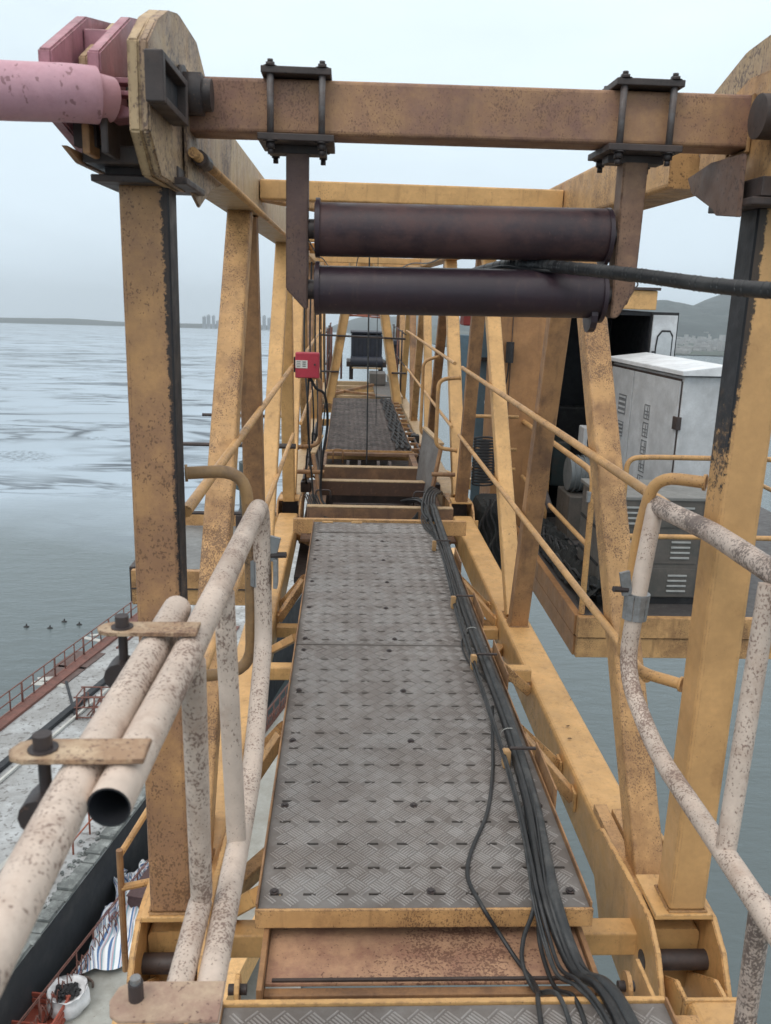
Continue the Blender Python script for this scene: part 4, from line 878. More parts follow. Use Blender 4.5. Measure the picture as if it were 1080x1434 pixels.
# ================================================================== RED BOX
t = thing('red_junction_box', 'small red electrical box with a white label on the left rail end', 'junction box', (-.310,7.0,1.115))
obj('case', box((0,0,0), (.19,.10,.20), .008), red_box, t)
obj('door', box((0,-.054,0), (.180,.010,.19), .004), red_box, t)
obj('label_plate', box((-.045,-.0605,.01), (.095,.003,.062), .001), label_w, t)
b = bmesh.new()
for k, w_ in enumerate((.04,.034,.042,.036)): add_box(b, (-.068+w_*.0,-.0625,.030-.013*k), (w_*.8,.001,.004))
for i in range(3): add_box(b, (-.024,-.0625,.028-.016*i), (.026,.001,.008))
obj('label_print', b, label_k, t)
obj('latch', tube([(.06,-.075,.01),(.06,-.055,.01)], .008, 8), bolt_m, t, True)
obj('gland', tube([(.02,0,-.13),(.02,0,-.10)], .014, 8), black, t); obj('mount', box((-.10,.03,0), (.02,.04,.12)), black, t)
t = thing('box_cable', 'black cable arching from under the red box down the left side', 'cable')
obj('cable_run', tube(spline([(-.28,7.0,1.0),(-.24,7.02,.93),(-.17,7.1,.86),(-.15,7.25,.60),(-.19,7.3,.30),(-.20,7.35,-.05),(-.10,7.1,-.10),(.02,6.8,-.12)], 8), .011, 8), black, t, True)
obj('cable_run', tube(spline([(-.30,7.0,1.0),(-.31,7.05,.7),(-.28,7.2,.2),(-.24,7.2,-.1),(-.1,7.0,-.2),(.1,6.8,-.2)], 8), .008, 8), cable_m, t, True)
# ================================================================== CABLES
rc = random.Random(21)
cb = thing('cable_bundle', 'thick bundle of black cables clipped along the right walkway edge', 'cable bundle')
spine = [(.56,7.6,-.14),(.66,7.15,-.02),(.70,6.7,.045),(.69,6.3,.05),(.685,5.7,.035),(.675,5.0,.032),(.665,4.3,.032),(.665,3.6,.034),(.66,3.1,.034),(.640,2.6,.034),(.610,2.25,.034),(.598,2.09,.040),(.625,1.99,-.03),(.645,1.90,-.05),(.66,1.80,.01),(.675,1.68,.03),(.69,1.4,.035),(.70,1.0,.035),(.70,.7,.035)]
for k in range(9):
    big = k < 3; rad = (.018,.012,.010)[k] if big else rc.uniform(.0035,.0065)
    ox = rc.uniform(-.032,.010); oz = rc.uniform(-.006,.022)+(0 if big else .006); pts = []
    if k == 0: ox, oz = .022, 0
    if k == 1: ox, oz = -.006, .004
    ph = rc.uniform(0,6)
    for i, p in enumerate(spine):
        s = .4 if big else 1
        pts.append((p[0]+ox*(1.4 if not big else 1)+s*.012*math.sin(ph+i*1.1), p[1], p[2]+oz*.9-.008+rad*.6+s*.006*math.sin(ph*2+i*1.7)))
    m_ = cable_m if k % 3 else cable_g
    obj('cable', tube(spline(pts, 6), rad, 10), m_, cb, True)
for k, (p0, m_) in enumerate((( [(.66,4.15,.02),(.60,4.0,.012),(.605,3.75,.012),(.66,3.55,.015),(.665,3.2,.02)], cable_m), ([(.64,3.3,.02),(.60,3.05,.012),(.56,2.80,.010),(.50,2.55,.010),(.42,2.35,.010),(.39,2.22,.010),(.413,2.09,.014),(.46,2.06,-.05),(.50,2.0,-.085),(.53,1.92,-.085),(.52,1.82,-.03),(.50,1.74,.012),(.48,1.5,.012),(.46,.9,.012)], cable_m),
    ([(.62,2.55,.03),(.585,2.3,.02),(.565,2.10,.018),(.53,2.05,-.06),(.515,1.98,-.085),(.53,1.88,-.08),(.56,1.76,.01),(.56,1.5,.012),(.57,1.0,.012)], cable_g), ([(.61,2.5,.03),(.59,2.2,.02),(.575,2.09,.012),(.575,2.04,-.07),(.585,1.90,-.085),(.60,1.77,.0),(.60,1.6,.012),(.60,1.2,.012)], cable_m))):
    obj('loose_cable', tube(spline(p0, 8), .0065 if k != 0 else .004, 8), m_, cb, True)
for k in range(5):
    a = rc.uniform(0,3); obj('loose_cable', tube(spline([(.64+.02*math.sin(a),6.7,.04),(.60+.03*k*.4,6.45,.02),(.60+.02*k,6.2,.012),(.64+.012*k,5.95,.012),(.665,5.6,.02)], 6), .0055, 8), cable_m, cb, True)
for y in (5.62,4.52,3.72,2.86):
    obj('clip', prism([(y-.022,.003),(y+.022,.003),(y+.022,.066),(y-.022,.074)], 'x', .606,.632, .003), wood, cb)
    obj('clip', bx(.633,.730, y+.004,y+.018, .066,.074, .001), grime, cb)
for y, L2 in ((5.3,.16),(4.4,.18),(3.7,.2),(2.75,.16)): obj('backing_strip', bx(.738,.744, y-L2,y+L2, .0,.075, .001), ochre_dirty, cb)
for y in (3.05,4.1): obj('tie', tube([(.665+math.cos(a)*.034,y,.030+math.sin(a)*.026) for a in [2*PI*i/14 for i in range(15)]], .0018, 5), board, cb)
t = thing('cable_sag', 'loops of black cable sagging across the gap behind the walkway end', 'cables')
for k in range(6):
    z = -.10-.035*k; obj('cable', tube(spline([(-.34+.02*k,7.3,-.02),(-.24+.03*k,6.95,z+.02),(.0,6.75,z-.02),(.28,6.70,z-.05),(.52,6.75,z-.01),(.66,6.95,.0),(.74,7.15,.02)], 6), .007, 7), cable_m, t, True)
for k in range(5):
    obj('cable', tube(spline([(.86,7.35,.0),(.74+.02*k,7.15,.10-.01*k),(.66+.022*k,6.9,.08),(.62+.025*k,6.6,.03),(.64+.02*k,6.35,.02)], 6), .011, 8), cable_m, t, True)
# hanging wires on the far deck
t = thing('far_cable_run', 'dark rope tangle along the right edge of the muddy walkway', 'cables')
for k in range(7): obj('cable', tube([(.70-.02*k+.03*math.sin(i*1.7+k*2), 9.4+i*.24, .018+.012*abs(math.sin(i*2.1+k))) for i in range(20)], .010, 6), black, t, True)
for k in range(12): obj('clip', box((.78,9.6+k*.38,-.02), (.14,.05,.03)), ochre_dirty, t)
t = thing('hoist_rope', 'thin grey vertical hoist rope dropping into the sheave pit', 'rope')
obj('strand', tube([(.235,8.95,-.25),(.205,8.9,2.4)], .008, 8), cable_g, t, True)
t = thing('second_rope', 'thinner wire hanging beside the hoist rope over the muddy walkway', 'rope')
obj('strand', tube([(.40,11.2,0.0),(.37,11.2,2.2)], .005, 6), cable_g, t, True)
# ================================================================== A-FRAME AND WINCH
t = thing('a_frame', 'ochre steel A-shaped frame astride the far end of the muddy walkway', 'A-frame')
obj('leg', beam((-.27,14.3,-.10), (.20,14.3,2.75), .14,.14, up=(0,1,0)), ochre, t)
obj('leg', beam((.86,14.3,-.10), (.36,14.3,2.75), .14,.14, up=(0,1,0)), ochre, t)
obj('leg_flange', beam((-.34,14.22,-.10), (.12,14.22,2.7), .025,.06, up=(0,1,0)), ochre_pale, t); obj('leg_flange', beam((.78,14.22,-.10), (.30,14.22,2.7), .025,.06, up=(0,1,0)), ochre_pale, t)
obj('apex_plate', prism([(.12,2.5),(.44,2.5),(.38,2.9),(.18,2.9)], 'y', 14.2,14.4), ochre, t)
obj('cross_bar', tube([(-.42,14.2,1.0),(.95,14.2,.97)], .016, 8), grime, t); obj('cross_bar', tube([(-.42,14.2,.42),(-.12,14.2,.42)], .016, 8), grime, t); obj('cross_bar', tube([(.74,14.2,.42),(.98,14.2,.42)], .016, 8), grime, t)
t = thing('hoist_winch', 'dark blue black winch housing behind the far A-frame', 'winch')
obj('housing', box((.40,17.9,.60), (.62,.7,.52), .02), winch_m, t); obj('lid', box((.40,17.9,.90), (.66,.74,.04), .01), winch_m, t)
obj('skid', box((.40,17.9,.28), (.80,.9,.10), .01), grime, t); obj('drum', cyl((.08,17.45,.34),(.72,17.45,.34), .10, 20), winch_m, t, True)
for x in (.10,.70): obj('foot', box((x,17.9,.10), (.08,.5,.28)), grime, t)
for i in range(7): obj('vent_slat', box((.16+i*.08,17.545,.62), (.012,.012,.42)), dark_in, t)
obj('light_strip', box((.40,17.40,.215), (.58,.05,.03)), ochre_pale, t)
t = thing('winch_motor', 'small black motor right of the dark winch housing', 'motor')
obj('body', cyl((.98,17.6,.55),(.98,18.2,.55), .17, 20), winch_m, t, True); obj('fin_cover', box((1.0,17.7,.72), (.30,.4,.10), .02), winch_m, t); obj('base', box((.98,17.9,.33), (.34,.5,.08)), grime, t)
for k in range(6): obj('fin', cyl((.98,17.64+k*.08,.55),(.98,17.66+k*.08,.55), .19, 16), black, t, True)
t = thing('far_deck_frame', 'pale ochre bearer frame carrying the winch beyond the muddy walkway', 'frame')
for y, z, h_ in ((14.9,-.05,.05),(15.5,-.06,.10),(16.2,-.02,.06),(16.8,.0,.09)): obj('bearer', bx(-.35,.66, y,y+.12, z-h_,z, .004), ochre_pale, t)
obj('side_rail', bx(-.36,-.26, 14.5,18.6, -.12,.0, .004), ochre_rusty, t); obj('side_rail', bx(.86,.96, 14.5,18.6, -.12,.0, .004), ochre_pale, t)
obj('side_plate', bx(.50,.84, 14.5,17.0, -.03,.0, .004), grey_box, t)
obj('box', bx(.44,.74, 16.2,16.8, .01,.22, .01), grey_box, t)
obj('strut', beam((-.3,14.7,-.02),(.5,16.1,.02), .05,.05), ochre_dirty, t); obj('strut', beam((-.3,15.4,.0),(.7,14.6,-.02), .04,.04), ochre_dirty, t)
for x in (-.30,-.1): obj('post', tube([(x,17.3,0),(x,17.3,1.0)], .02, 8), rust_rail, t)
# far lattice boom beyond
t = thing('lattice_boom', 'rusty red lattice boom far beyond the winch', 'lattice boom', (0,0,0))
for sx in (-.42,.42):
    for z in (1.1,1.9): obj('chord', tube([(.42+sx,21,z),(.45+sx*.8,34,z+.2)], .04, 8), rust_rail2, t)
for i in range(14):
    y = 21+i*.92; s = 1 if i%2 else -1
    obj('lace', tube([(.42-.42*s,y,1.1),(.42+.42*s,y+.9,1.12)], .022, 6), rust_rail2, t); obj('lace', tube([(.42-.42*s,y,1.9),(.42+.42*s,y+.9,1.92)], .022, 6), rust_rail2, t)
    obj('lace', tube([(0,y,1.1 if s>0 else 1.9),(0,y+.9,1.9 if s>0 else 1.1)], .022, 6), rust_rail2, t); obj('lace', tube([(.84,y,1.1 if s>0 else 1.9),(.84,y+.9,1.9 if s>0 else 1.1)], .022, 6), rust_rail2, t)
# ================================================================== RIGHT MACHINERY PLATFORM
FZ = -.62
t = thing('side_platform', 'ochre edged machinery platform hung off the right side of the jib', 'platform')
obj('floor_plate', bx(1.80,4.9, 6.02,12.0, FZ-.03,FZ), floor_dark, t)
obj('front_beam', bx(1.76,4.9, 5.96,6.02, FZ-.145,FZ+.015, .004), ochre_rusty, t); obj('front_beam', bx(1.765,4.9, 5.975,6.02, FZ-.31,FZ-.155, .004), ochre_rusty, t)
obj('edge_beam', bx(1.745,1.80, 6.022,12.0, FZ-.145,FZ+.015, .004), brown_wall, t); obj('edge_beam', bx(1.75,1.80, 6.022,12.0, FZ-.31,FZ-.155, .004), brown_wall, t)
for y in (7.2,8.6,10): obj('joist', bx(1.80,4.9, y,y+.1, FZ-.28,FZ-.032), grime, t)
for y in (9.0,11.0): obj('support_arm', beam((RXX+.09,y,-.55),(1.80,y,-.75), .12,.14), ochre, t)
t = thing('platform_guard_rail', 'ochre tube guard rail around the machinery platform front corner', 'guard rail')
obj('top_rail', tube([(1.80,9.0,.47),(1.80,6.25,.48),(1.80,6.06,.47),(1.80,6.04,.30),(1.80,6.04,FZ+.02)], .023, 12, R=.12), rail_paint, t, True)
obj('mid_rail', tube([(1.80,8.5,-.07),(1.80,6.06,-.07)], .019, 10), rail_paint, t, True)
obj('front_top_rail', tube([(2.02,6.0,-.5),(2.02,6.0,.60),(2.2,6.0,.61),(4.8,6.0,.61)], .019, 12, R=.08), rail_paint, t, True)
obj('front_mid_rail', tube([(2.02,6.0,.02),(4.8,6.0,.02)], .019, 10), rail_paint, t, True)
for x in (3.35,4.6): obj('post', tube([(x,6.0,FZ),(x,6.0,.60)], .02, 10), rail_paint, t, True)
obj('clamp_bracket', box((1.86,6.04,.30), (.20,.03,.08), .004), steel, t)
for z in (.60,.29,.10): obj('cross_rung', tube([(1.2,8.0,z),(1.62,8.0,z)], .017, 8), rail_paint, t)
obj('knuckle', tube([(1.80,7.55,.02),(1.80,7.25,-.10)], .030, 10), bolt_m, t, True)
# tall brown column housing
t = thing('brown_column', 'tall plain brown steel column housing behind the right truss braces', 'column')
obj('casing', bx(1.50,2.06, 8.6,9.3, -1.2,1.88, .015), brown_wall, t); obj('corner_strip', bx(2.062,2.10, 8.58,9.3, -1.2,1.88, .004), ochre_rusty, t)
obj('door_line', bx(1.62,1.626, 8.585,8.599, -.5,1.6), grime, t)
t = thing('black_float_lamp', 'black torch shaped lamp hanging on the brown column', 'lamp')
obj('head', tube([(1.60,8.54,1.06),(1.60,8.54,1.26)], .040, 12), black, t, True); obj('lead', tube(spline([(1.60,8.55,1.06),(1.59,8.56,.9),(1.57,8.58,.75),(1.57,8.58,.5)], 6), .008, 6), black, t, True)
# white control cabinet
Rz = math.radians(5)
t = thing('control_cabinet', 'tall white two door control cabinet with grey stencilled characters', 'cabinet', (2.84,7.2,FZ)); t.rotation_euler.z = Rz
H_ = 1.70
obj('casing', bx(.0,.72, 0,1.56, .0,H_, .008), cab_w, t)
obj('lid', prism([(-.04,H_+.012),(-.04,H_+.05),(.36,H_+.10),(.76,H_+.05),(.76,H_+.012)], 'y', -.05,1.62, .004), cab_w2, t)
obj('door', bx(-.016,-.001, .03,.98, .05,H_-.04, .004), cab_w, t); obj('door', bx(-.016,-.001, 1.00,1.53, .05,H_-.04, .004), cab_w, t)
obj('door_gap', bx(-.004,-.0005, .980,1.000, .05,H_-.04), black, t); obj('door_gap', bx(-.006,-.0005, .012,.030, .05,H_-.04), grime, t); obj('door_gap', bx(-.012,-.0005, .03,1.53, H_-.04,H_-.02), grime, t)
for z in (.42,1.25): obj('hinge', bx(-.030,.012, -.012,.075, z,z+.11, .003), grime, t)
obj('side_box', bx(.722,.80, .25,.7, .85,1.45, .006), cab_w, t)
for z in (1.32,1.08): 
    b = bmesh.new(); s_ = .09 if z > 1.2 else .07
    add_box(b, (-.0185,1.20,z), (.003,s_*2,s_*2.1)); obj('vent_frame', b, stencil, t)
    for i in range(4): obj('vent_slat', box((-.0215,1.20,z-s_*.8+i*s_*.53), (.004,s_*1.7,s_*.2)), cab_w, t)
b = bmesh.new(); rg = random.Random(4)
for k in range(5):                                               # five stencilled characters, one below the other
    z = 1.32-k*.165; yc = .62+.0*k; u = .062
    add_box(b, (-.0185,yc,z+u), (.002,.12,.012)); add_box(b, (-.0185,yc,z-u), (.002,.12 if k != 4 else .02,.012)); add_box(b, (-.0185,yc+.055,z), (.002,.013,.11))
    if k != 4: add_box(b, (-.0185,yc-.05,z), (.002,.013,.10))
    add_box(b, (-.0185,yc,z+.005), (.002,.10,.010)); add_box(b, (-.0187,yc+rg.uniform(-.02,.02),z+rg.uniform(-.01,.01)), (.002,.012,.10)); add_box(b, (-.0189,yc,z-.025), (.002,.07,.010))
obj('stencil_text', b, stencil, t)
obj('handle', tube([(-.03,1.02,.58),(-.06,1.06,.66),(-.06,1.20,.60)], .010, 8), black, t); obj('lifting_ring', tube([(-.03,.18+math.cos(a)*.035,.04+math.sin(a)*.035) for a in [2*PI*i/12 for i in range(13)]], .007, 6), bolt_m, t)
obj('plinth', bx(.03,.69, .03,1.53, -.06,-.001), grime, t)
# grey louvred generator case
t = thing('louvred_case', 'dark grey louvred equipment case in front of the white cabinet', 'equipment case', (1.98,6.30,FZ))
obj('casing', bx(0,1.15, 0,.62, .06,.84, .008), grey_box, t); obj('lid', bx(-.02,1.17, -.02,.64, .842,.87, .006), mat('grey_lid', (.22,.22,.21), .5), t); obj('skid', bx(.02,1.13, .02,.60, 0,.058), black, t)
for z in (.06,.33,.62):
    for x in (.02,.40,.78):
        obj('louvre_panel', bx(x,x+.36, -.008,-.001, z+.01,z+.24, .002), grey_box, t)
for xi in range(3):
    for zi in range(3):
        for k in range(4): obj('louvre', box((.12+xi*.38+.12,-.014,.10+zi*.27+k*.042+.02), (.15,.012,.014), .002), louvre_m, t)
for i in range(2): obj('side_shelf_line', bx(-.008,-.001, .03,.6, .3+i*.27,.32+i*.27), black, t)
# operator's cab
t = thing('operator_cab', 'dark operator cab with ochre roof block and open white framed door', 'cab', (2.16,9.0,FZ))
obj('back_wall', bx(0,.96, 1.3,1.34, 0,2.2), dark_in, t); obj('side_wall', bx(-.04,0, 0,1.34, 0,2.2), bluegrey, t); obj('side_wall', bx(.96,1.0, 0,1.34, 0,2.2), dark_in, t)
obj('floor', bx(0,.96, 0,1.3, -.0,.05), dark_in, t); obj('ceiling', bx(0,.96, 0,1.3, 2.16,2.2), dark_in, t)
obj('roof_block', bx(.30,.98, -.10,1.2, 2.22,2.41, .01), ochre, t); obj('roof_cap', bx(.26,1.00, -.13,1.25, 2.412,2.44, .004), grime, t)
obj('roof_eye', tube([(.80+math.cos(a)*.03,.1,2.47+math.sin(a)*.03) for a in [2*PI*i/12 for i in range(13)]], .008, 6), bolt_m, t)
obj('seat', bx(.3,.75, .5,.9, .4,.52, .02), black, t); obj('console', bx(.1,.3, .2,.7, .3,.8, .02), teal, t)
obj('seat_back', bx(.3,.75, .9,1.0, .5,1.1, .03), black, t)
t = thing('cab_door', 'open white cab door with rounded window and black rubber edge', 'door', (3.14,8.98,FZ)); t.rotation_euler.z = math.radians(3)
b = bmesh.new(); W_, Hd = .26, 2.17
obj('edge_seal', bx(-.015,W_+.02, .0,.02, .0,Hd+.03, .004), black, t)
obj('door_leaf', bx(0,W_, -.022,-.001, .02,Hd, .004), cab_w, t)
obj('window_frame', prism([(.045,1.15),(.20,1.15),(.225,1.18),(.225,1.97),(.19,2.02),(.10,2.02),(.055,1.96),(.045,1.85)], 'y', -.030,-.023), black, t)
obj('window_pane', prism([(.058,1.17),(.195,1.17),(.212,1.19),(.212,1.95),(.185,2.0),(.105,2.0),(.068,1.95),(.058,1.84)], 'y', -.033,-.0305), mat('pale_glass', (.50,.53,.55), .15, bump=0), t)
obj('grab_bar', tube([(.0,-.06,1.80),(.04,-.07,1.80)], .01, 6), black, t)
obj('lock', box((.09,-.05,1.62+.0), (.18,.04,.05), .006), black, t); obj('lock', tube([(.10,-.08,1.62),(.10,-.05,1.62)], .035, 12), black, t)
# clutter on the platform
t = thing('dark_netting', 'heap of dark netting and hoses along the left edge of the platform', 'netting')
b = plane_grid(1.83,2.12, 6.1,8.2, 14,70, lambda x,y: FZ+.02+max(0,.16*(1-abs((x-1.97)/.15)**2)+.09*noise.noise(Vector((x*9,y*7,1)))+.05*noise.noise(Vector((x*25,y*22,2)))))
obj('net', b, net_m, t)
for k in range(9): obj('hose', tube([(1.88+.03*k*.7+.05*math.sin(i*.8+k),6.2+i*.13,FZ+.14+.05*math.sin(i*1.3+k*2)) for i in range(14)], .011, 6), cable_m if k%2 else cable_g, t, True)
t = thing('coiled_hose', 'upright coil of ribbed black hose beside the second right post', 'hose')
for k in range(16): obj('coil', tube([(1.30+math.cos(a)*.10,7.9,-.02+k*.028+math.sin(a)*.02) for a in [2*PI*i/16 for i in range(17)]], .010, 6), black, t)
obj('lower_bag', box((1.36,7.7,-.42), (.30,.5,.62), .08), net_m, t)
for k in range(8): obj('hose', tube([(1.24+.03*k+.03*math.sin(i+k),7.42-.02*k,-.05-.06*i) for i in range(12)], .010, 6), cable_g if k%3==0 else black, t, True)
t = thing('blue_panel', 'narrow blue grey panel with a white painted scrawl between the braces', 'panel', (1.50,9.8,0))
obj('panel', bx(-.02,.42, 0,.04, -.7,1.5, .004), bluegrey, t)
pts = spline([(.12+.035*math.sin(i*1.9)+.0*i,-.012,1.15-i*.07) for i in range(15)], 5); obj('scrawl', tube(pts, .012, 6), mat('white_marker', (.75,.77,.78), .5), t)
obj('bracket', bx(-.05,.30, -.05,-.005, .98,1.02), black, t)
t = thing('red_machine', 'small red machine glimpsed high between the right braces', 'machine', (1.66,12.3,0))
obj('body', box((.0,0,1.36), (.12,.4,.16), .02), mat('red_machine_paint', (.25,.035,.03), .5), t); obj('stand', box((0,0,.4), (.2,.3,1.5), .01), bluegrey, t); obj('hood', box((0,0,1.50), (.22,.46,.05), .01), bluegrey, t)
t = thing('grey_machine', 'pale grey ribbed machine beside the brown column', 'machine', (2.30,8.35,FZ))
obj('body', cyl((-.08,0,.62),(.42,0,.62), .17, 22), mat('grey_machine_paint', (.17,.19,.20), .5), t, True)
for k in range(9): obj('fin', cyl((-.04+k*.05,0,.62),(-.03+k*.05,0,.62), .19, 20), mat('grey_machine_paint', (.17,.19,.20), .5), t, True)
obj('base', box((.17,0,.22), (.55,.5,.44), .01), grey_box, t); obj('top_box', box((.2,.1,.95), (.30,.2,.26), .01), cab_w, t); obj('lead', tube(spline([(.1,-.1,1.1),(.06,-.14,.95),(.12,-.16,.8),(.1,-.12,.6)], 6), .012, 6), black, t, True)
# far right rails past the near post
t = thing('outer_guard_rail', 'ochre double rail past the right hand post', 'guard rail')
for z in (.61,.05): obj('rail', tube([(3.9,7.8,z),(3.95,5.2,z-.05)], .02, 10), rail_paint, t, True)
# ================================================================== LEFT PLATFORM
t = thing('left_platform', 'ochre edged side platform seen behind the near left post', 'platform')
obj('front_beam', bx(-1.77,-.60, 6.96,7.02, FZ-.30,FZ, .004), ochre_rusty, t); obj('front_beam', bx(-1.772,-.60, 6.95,6.959, FZ-.16,FZ-.15), grime, t)
obj('edge_beam', bx(-1.80,-1.75, 7.03,8.45, FZ-.30,FZ+.01, .004), grime, t); obj('rear_beam', bx(-1.74,-.60, 8.40,8.46, FZ+.0,FZ+.12, .004), ochre_rusty, t)
obj('floor_plate', bx(-1.75,-.60, 7.022,8.398, FZ-.03,FZ), mat('platform_floor_pale', (.22,.23,.23), .5, stain=(5,.5,(.13,.13,.13)), specks=(60,.4,(.07,.06,.06))), t)
obj('bottom_cover', bx(-1.74,-.60, 7.1,8.3, FZ-.20,FZ-.17), grime, t)
t = thing('left_guard_rail', 'dark thin rails crossing between the left posts over the mud', 'guard rail')
for y, z in ((8.8,.44),(7.0,.455),(7.0,-.12)):
    obj('rail', tube([(-1.72 if y < 8 else -1.45,y,z),(-.56,y,z)], .016, 8), grime, t, True)
obj('post', tube([(-1.72,7.0,FZ),(-1.72,7.0,.455)], .018, 8), ochre_rusty, t, True); obj('post', tube([(-.80,7.0,FZ),(-.80,7.0,.5)], .014, 8), grime, t, True)
obj('upper_elbow', tube([(-.56,7.0,.455),(-.40,7.0,.455)], .022, 8), grime, t, True)
t = thing('teal_pump', 'teal pump with grey pipework behind the second left brace', 'pump', (-.82,7.7,FZ))
obj('body', cyl((-.02,0,.35),(-.02,0,.80), .11, 18), teal, t, True); obj('cap', cyl((-.02,0,.80),(-.02,0,.90), .08, 16), grime, t, True); obj('flange', cyl((-.02,0,.56),(-.02,0,.60), .15, 18), teal, t, True)
obj('base', box((-.02,0,.17), (.26,.3,.34), .01), grime, t); obj('pipe', tube([(-.02,0,.66),(.12,-.05,.66),(.16,-.05,.2),(.16,-.05,0)], .022, 8, R=.04), cable_g, t, True)
for k in range(5): obj('lead', tube(spline([(-.1+.05*k,-.12,.5),(-.06+.04*k,-.2,.3),(-.1+.06*k,-.15,.1),(-.08+.05*k,-.1,0)], 5), .008, 6), black, t, True)
# ================================================================== LOWER LEFT SUPPORTS
t = thing('support_stay', 'thin rusty hanging stay left of the near left post foot', 'stay')
obj('bar', tube([(-.70,2.45,-.06),(-.70,2.45,-.52)], .011, 8), ochre_dirty, t, True)
obj('arm', tube([(-.70,2.45,-.20),(-.55,2.5,-.20)], .012, 8), rail_paint, t, True); obj('arm', tube([(-.70,2.45,-.08),(-.58,2.9,.02)], .011, 8), rail_paint, t, True)

# scraps on the chord, hanging leads and small fittings
for k, (px, py, a_, lb) in enumerate(((795,1018,.4,'curled dry leaf lying on the right lower chord'),(798,1035,.1,'flat dark leaf scrap just below the curled leaf on the right chord'),(800,980,.9,'thin dry twig on the right lower chord'))):
    p = at(px,py,'z',ZT+.004); L2 = .012 if k < 2 else .016; W2 = .005 if k < 2 else .0015
    b = bmesh.new(); c0 = [b.verts.new(p + Vector((math.cos(a_)*u*L2-math.sin(a_)*v*W2, math.sin(a_)*u*L2+math.cos(a_)*v*W2, .002+.005*abs(u)**2*(k==0)+.002*abs(v)))) for u, v in ((-1,0),(-.4,1),(.4,1),(1,0),(.4,-1),(-.4,-1),(0,0))]
    for i in range(6): b.faces.new((c0[i], c0[(i+1)%6], c0[6]))
    o = obj('leaf_scrap', b, mat('dry_leaf', (.10,.055,.02), .7)); tag(o, lb, 'leaf')
t = thing('post_cables', 'dark cables strapped down the left truss beyond the red box', 'cables')
for k in range(5): obj('cable', tube(spline([(-.37+.03*k,7.9+.5*k,1.95),(-.38+.03*k,7.9+.5*k,1.2),(-.33+.025*k,7.8+.5*k,.5),(-.36+.02*k,7.9+.5*k,.0),(-.30,8.1+.5*k,-.15)], 6), .009, 6), black if k%2 else cable_m, t, True)
t = thing('roof_wires', 'thin dark wires strung along the jib under the far top beams', 'wires')
for x, z in ((-.25,1.95),(.1,1.98),(.62,1.93)): obj('wire', tube(spline([(x,4.1,z+.08),(x+.02,6.8,z),(x,9.3,z+.05),(x+.02,14.6,z)], 6), .006, 6), cable_m, t, True)
for x0_, lb in ((-.36,'row of black clamps and pipe stubs along the left edge beyond the flap'),(.86,'row of black clamps and pipe stubs along the right edge beyond the flap')):
    t = thing('edge_fittings', lb, 'fittings')
    for k in range(7): obj('fitting', box((x0_,8.0+k*.5,-.10+.03*(k%3)), (.10,.12,.10), .01), (grime, ochre_dirty, black)[k%3], t); 
    obj('pipe', tube([(x0_-.02,7.9,-.02),(x0_-.02,11.5,-.02)], .014, 8), grime, t, True)
t = thing('far_railing_posts', 'thin dark stanchions beside the winch beyond the A-frame', 'railing')
for k, (x, y) in enumerate(((-.34,15.5),(-.34,16.8),(-.34,18.2),(.98,15.6),(.98,16.9),(.98,18.4))): obj('stanchion', tube([(x,y,-.1),(x,y,1.05)], .018, 6), grime if k%2 else rust_rail, t)
for z in (.5,1.02): obj('rail', tube([(-.34,14.6,z),(-.34,19,z)], .012, 6), grime, t); obj('rail', tube([(.98,14.6,z),(.98,19,z)], .012, 6), grime, t)
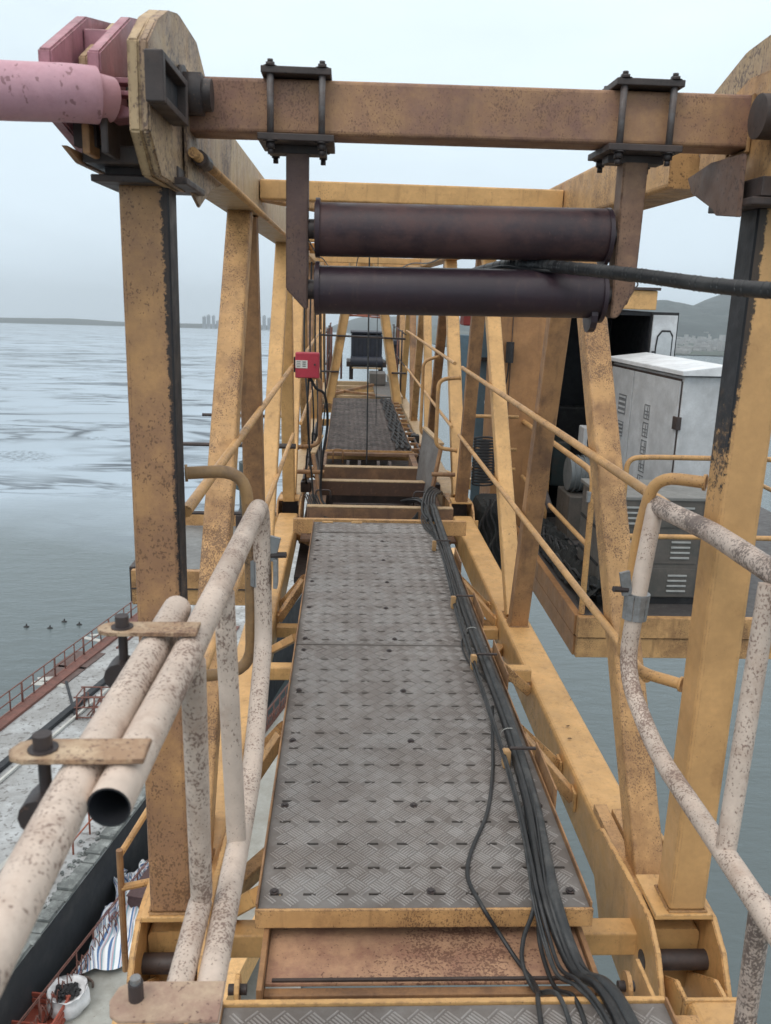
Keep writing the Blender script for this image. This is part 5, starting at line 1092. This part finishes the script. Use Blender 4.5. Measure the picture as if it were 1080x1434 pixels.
# ------------------------------------------------------------------ pieces that belong to a part go under that part
NEST = [('roller_frame',('flange','axle'),('roller',)),('roller_frame',('nut','clamp_rod','clamp_rib'),('clamp_plate',)),('walkway_panel',('tread_pattern','bolt'),('deck_plate',)),
 ('walkway_panel',('hatch_pattern','hatch_hinge'),('hatch_cover',)),('control_cabinet',('hinge','handle','stencil_text'),('door',)),('control_cabinet',('vent_slat',),('vent_frame',)),
 ('louvred_case',('louvre',),('louvre_panel',)),('cab_door',('window_pane',),('window_frame',)),('cab_door',('lock','grab_bar'),('door_leaf',)),('tower_block',('window',),('wall',)),
 ('jib_truss',('weld_bead',),('post','brace','front_cross_beam')),('near_handrail',('bolt','washer','bolt_shank','swivel_nut'),('clamp_plate',)),('red_junction_box',('label_print',),('label_plate',)),
 ('red_junction_box',('latch',),('door',)),('rail_loop',('weld_collar',),('loop_tube',)),('hoist_winch',('vent_slat',),('housing',)),('winch_motor',('fin',),('body',)),('teal_pump',('flange','cap'),('body',)),
 ('folded_flap',('rib','edge_strip'),('flap_plate',)),('operator_cab',('roof_cap','roof_eye'),('roof_block',)),('sleeve_clamp',('bolt',),('tongue',)),('barge',('rubble','kerb'),('deck',))]
base_ = lambda n: n.split('.')[0]
def ctr(o):
    q = [Vector(c) for c in o.bound_box]; a, b = q[0].copy(), q[0].copy()
    for c in q:
        for i in range(3): a[i] = min(a[i],c[i]); b[i] = max(b[i],c[i])
    return o.location + a, o.location + b
def gap(a, b):                                                   # distance between two boxes
    return sum(max(0, a[0][i]-b[1][i], b[0][i]-a[1][i])**2 for i in range(3)), ((a[0]+a[1]-b[0]-b[1])*.5).length
for root in [o for o in C.objects if o.parent is None]:
    kids = [o for o in C.objects if o.parent is root] if any(base_(root.name) == q[0] for q in NEST) else []
    for tn, cs, ps in NEST:
        if base_(root.name) != tn: continue
        P_ = [(o, ctr(o)) for o in kids if base_(o.name) in ps]
        for o in kids:
            if base_(o.name) in cs and P_: c_ = ctr(o); o.parent = min(P_, key=lambda q: gap(c_, q[1]))[0]
# ------------------------------------------------------------------ turn the crane as a whole
for o in CRANE:
    o.matrix_basis = RX @ o.matrix_basis
# ------------------------------------------------------------------ air
b = bmesh.new(); add_box(b, (0,4500,(WZ-1+330)/2), (18600,10600,330-(WZ-1)))
HZ = bpy.data.materials.new('haze_air'); HZ.use_nodes = True; HZ.node_tree.nodes.clear()
o_ = HZ.node_tree.nodes.new('ShaderNodeOutputMaterial'); v_ = HZ.node_tree.nodes.new('ShaderNodeVolumePrincipled')
v_.inputs['Color'].default_value = (.86,.94,1.0,1); v_.inputs['Density'].default_value = 1.15e-4; v_.inputs['Anisotropy'].default_value = .2
HZ.node_tree.links.new(v_.outputs[0], o_.inputs['Volume'])
hz = obj('haze', b, HZ, kind='stuff')
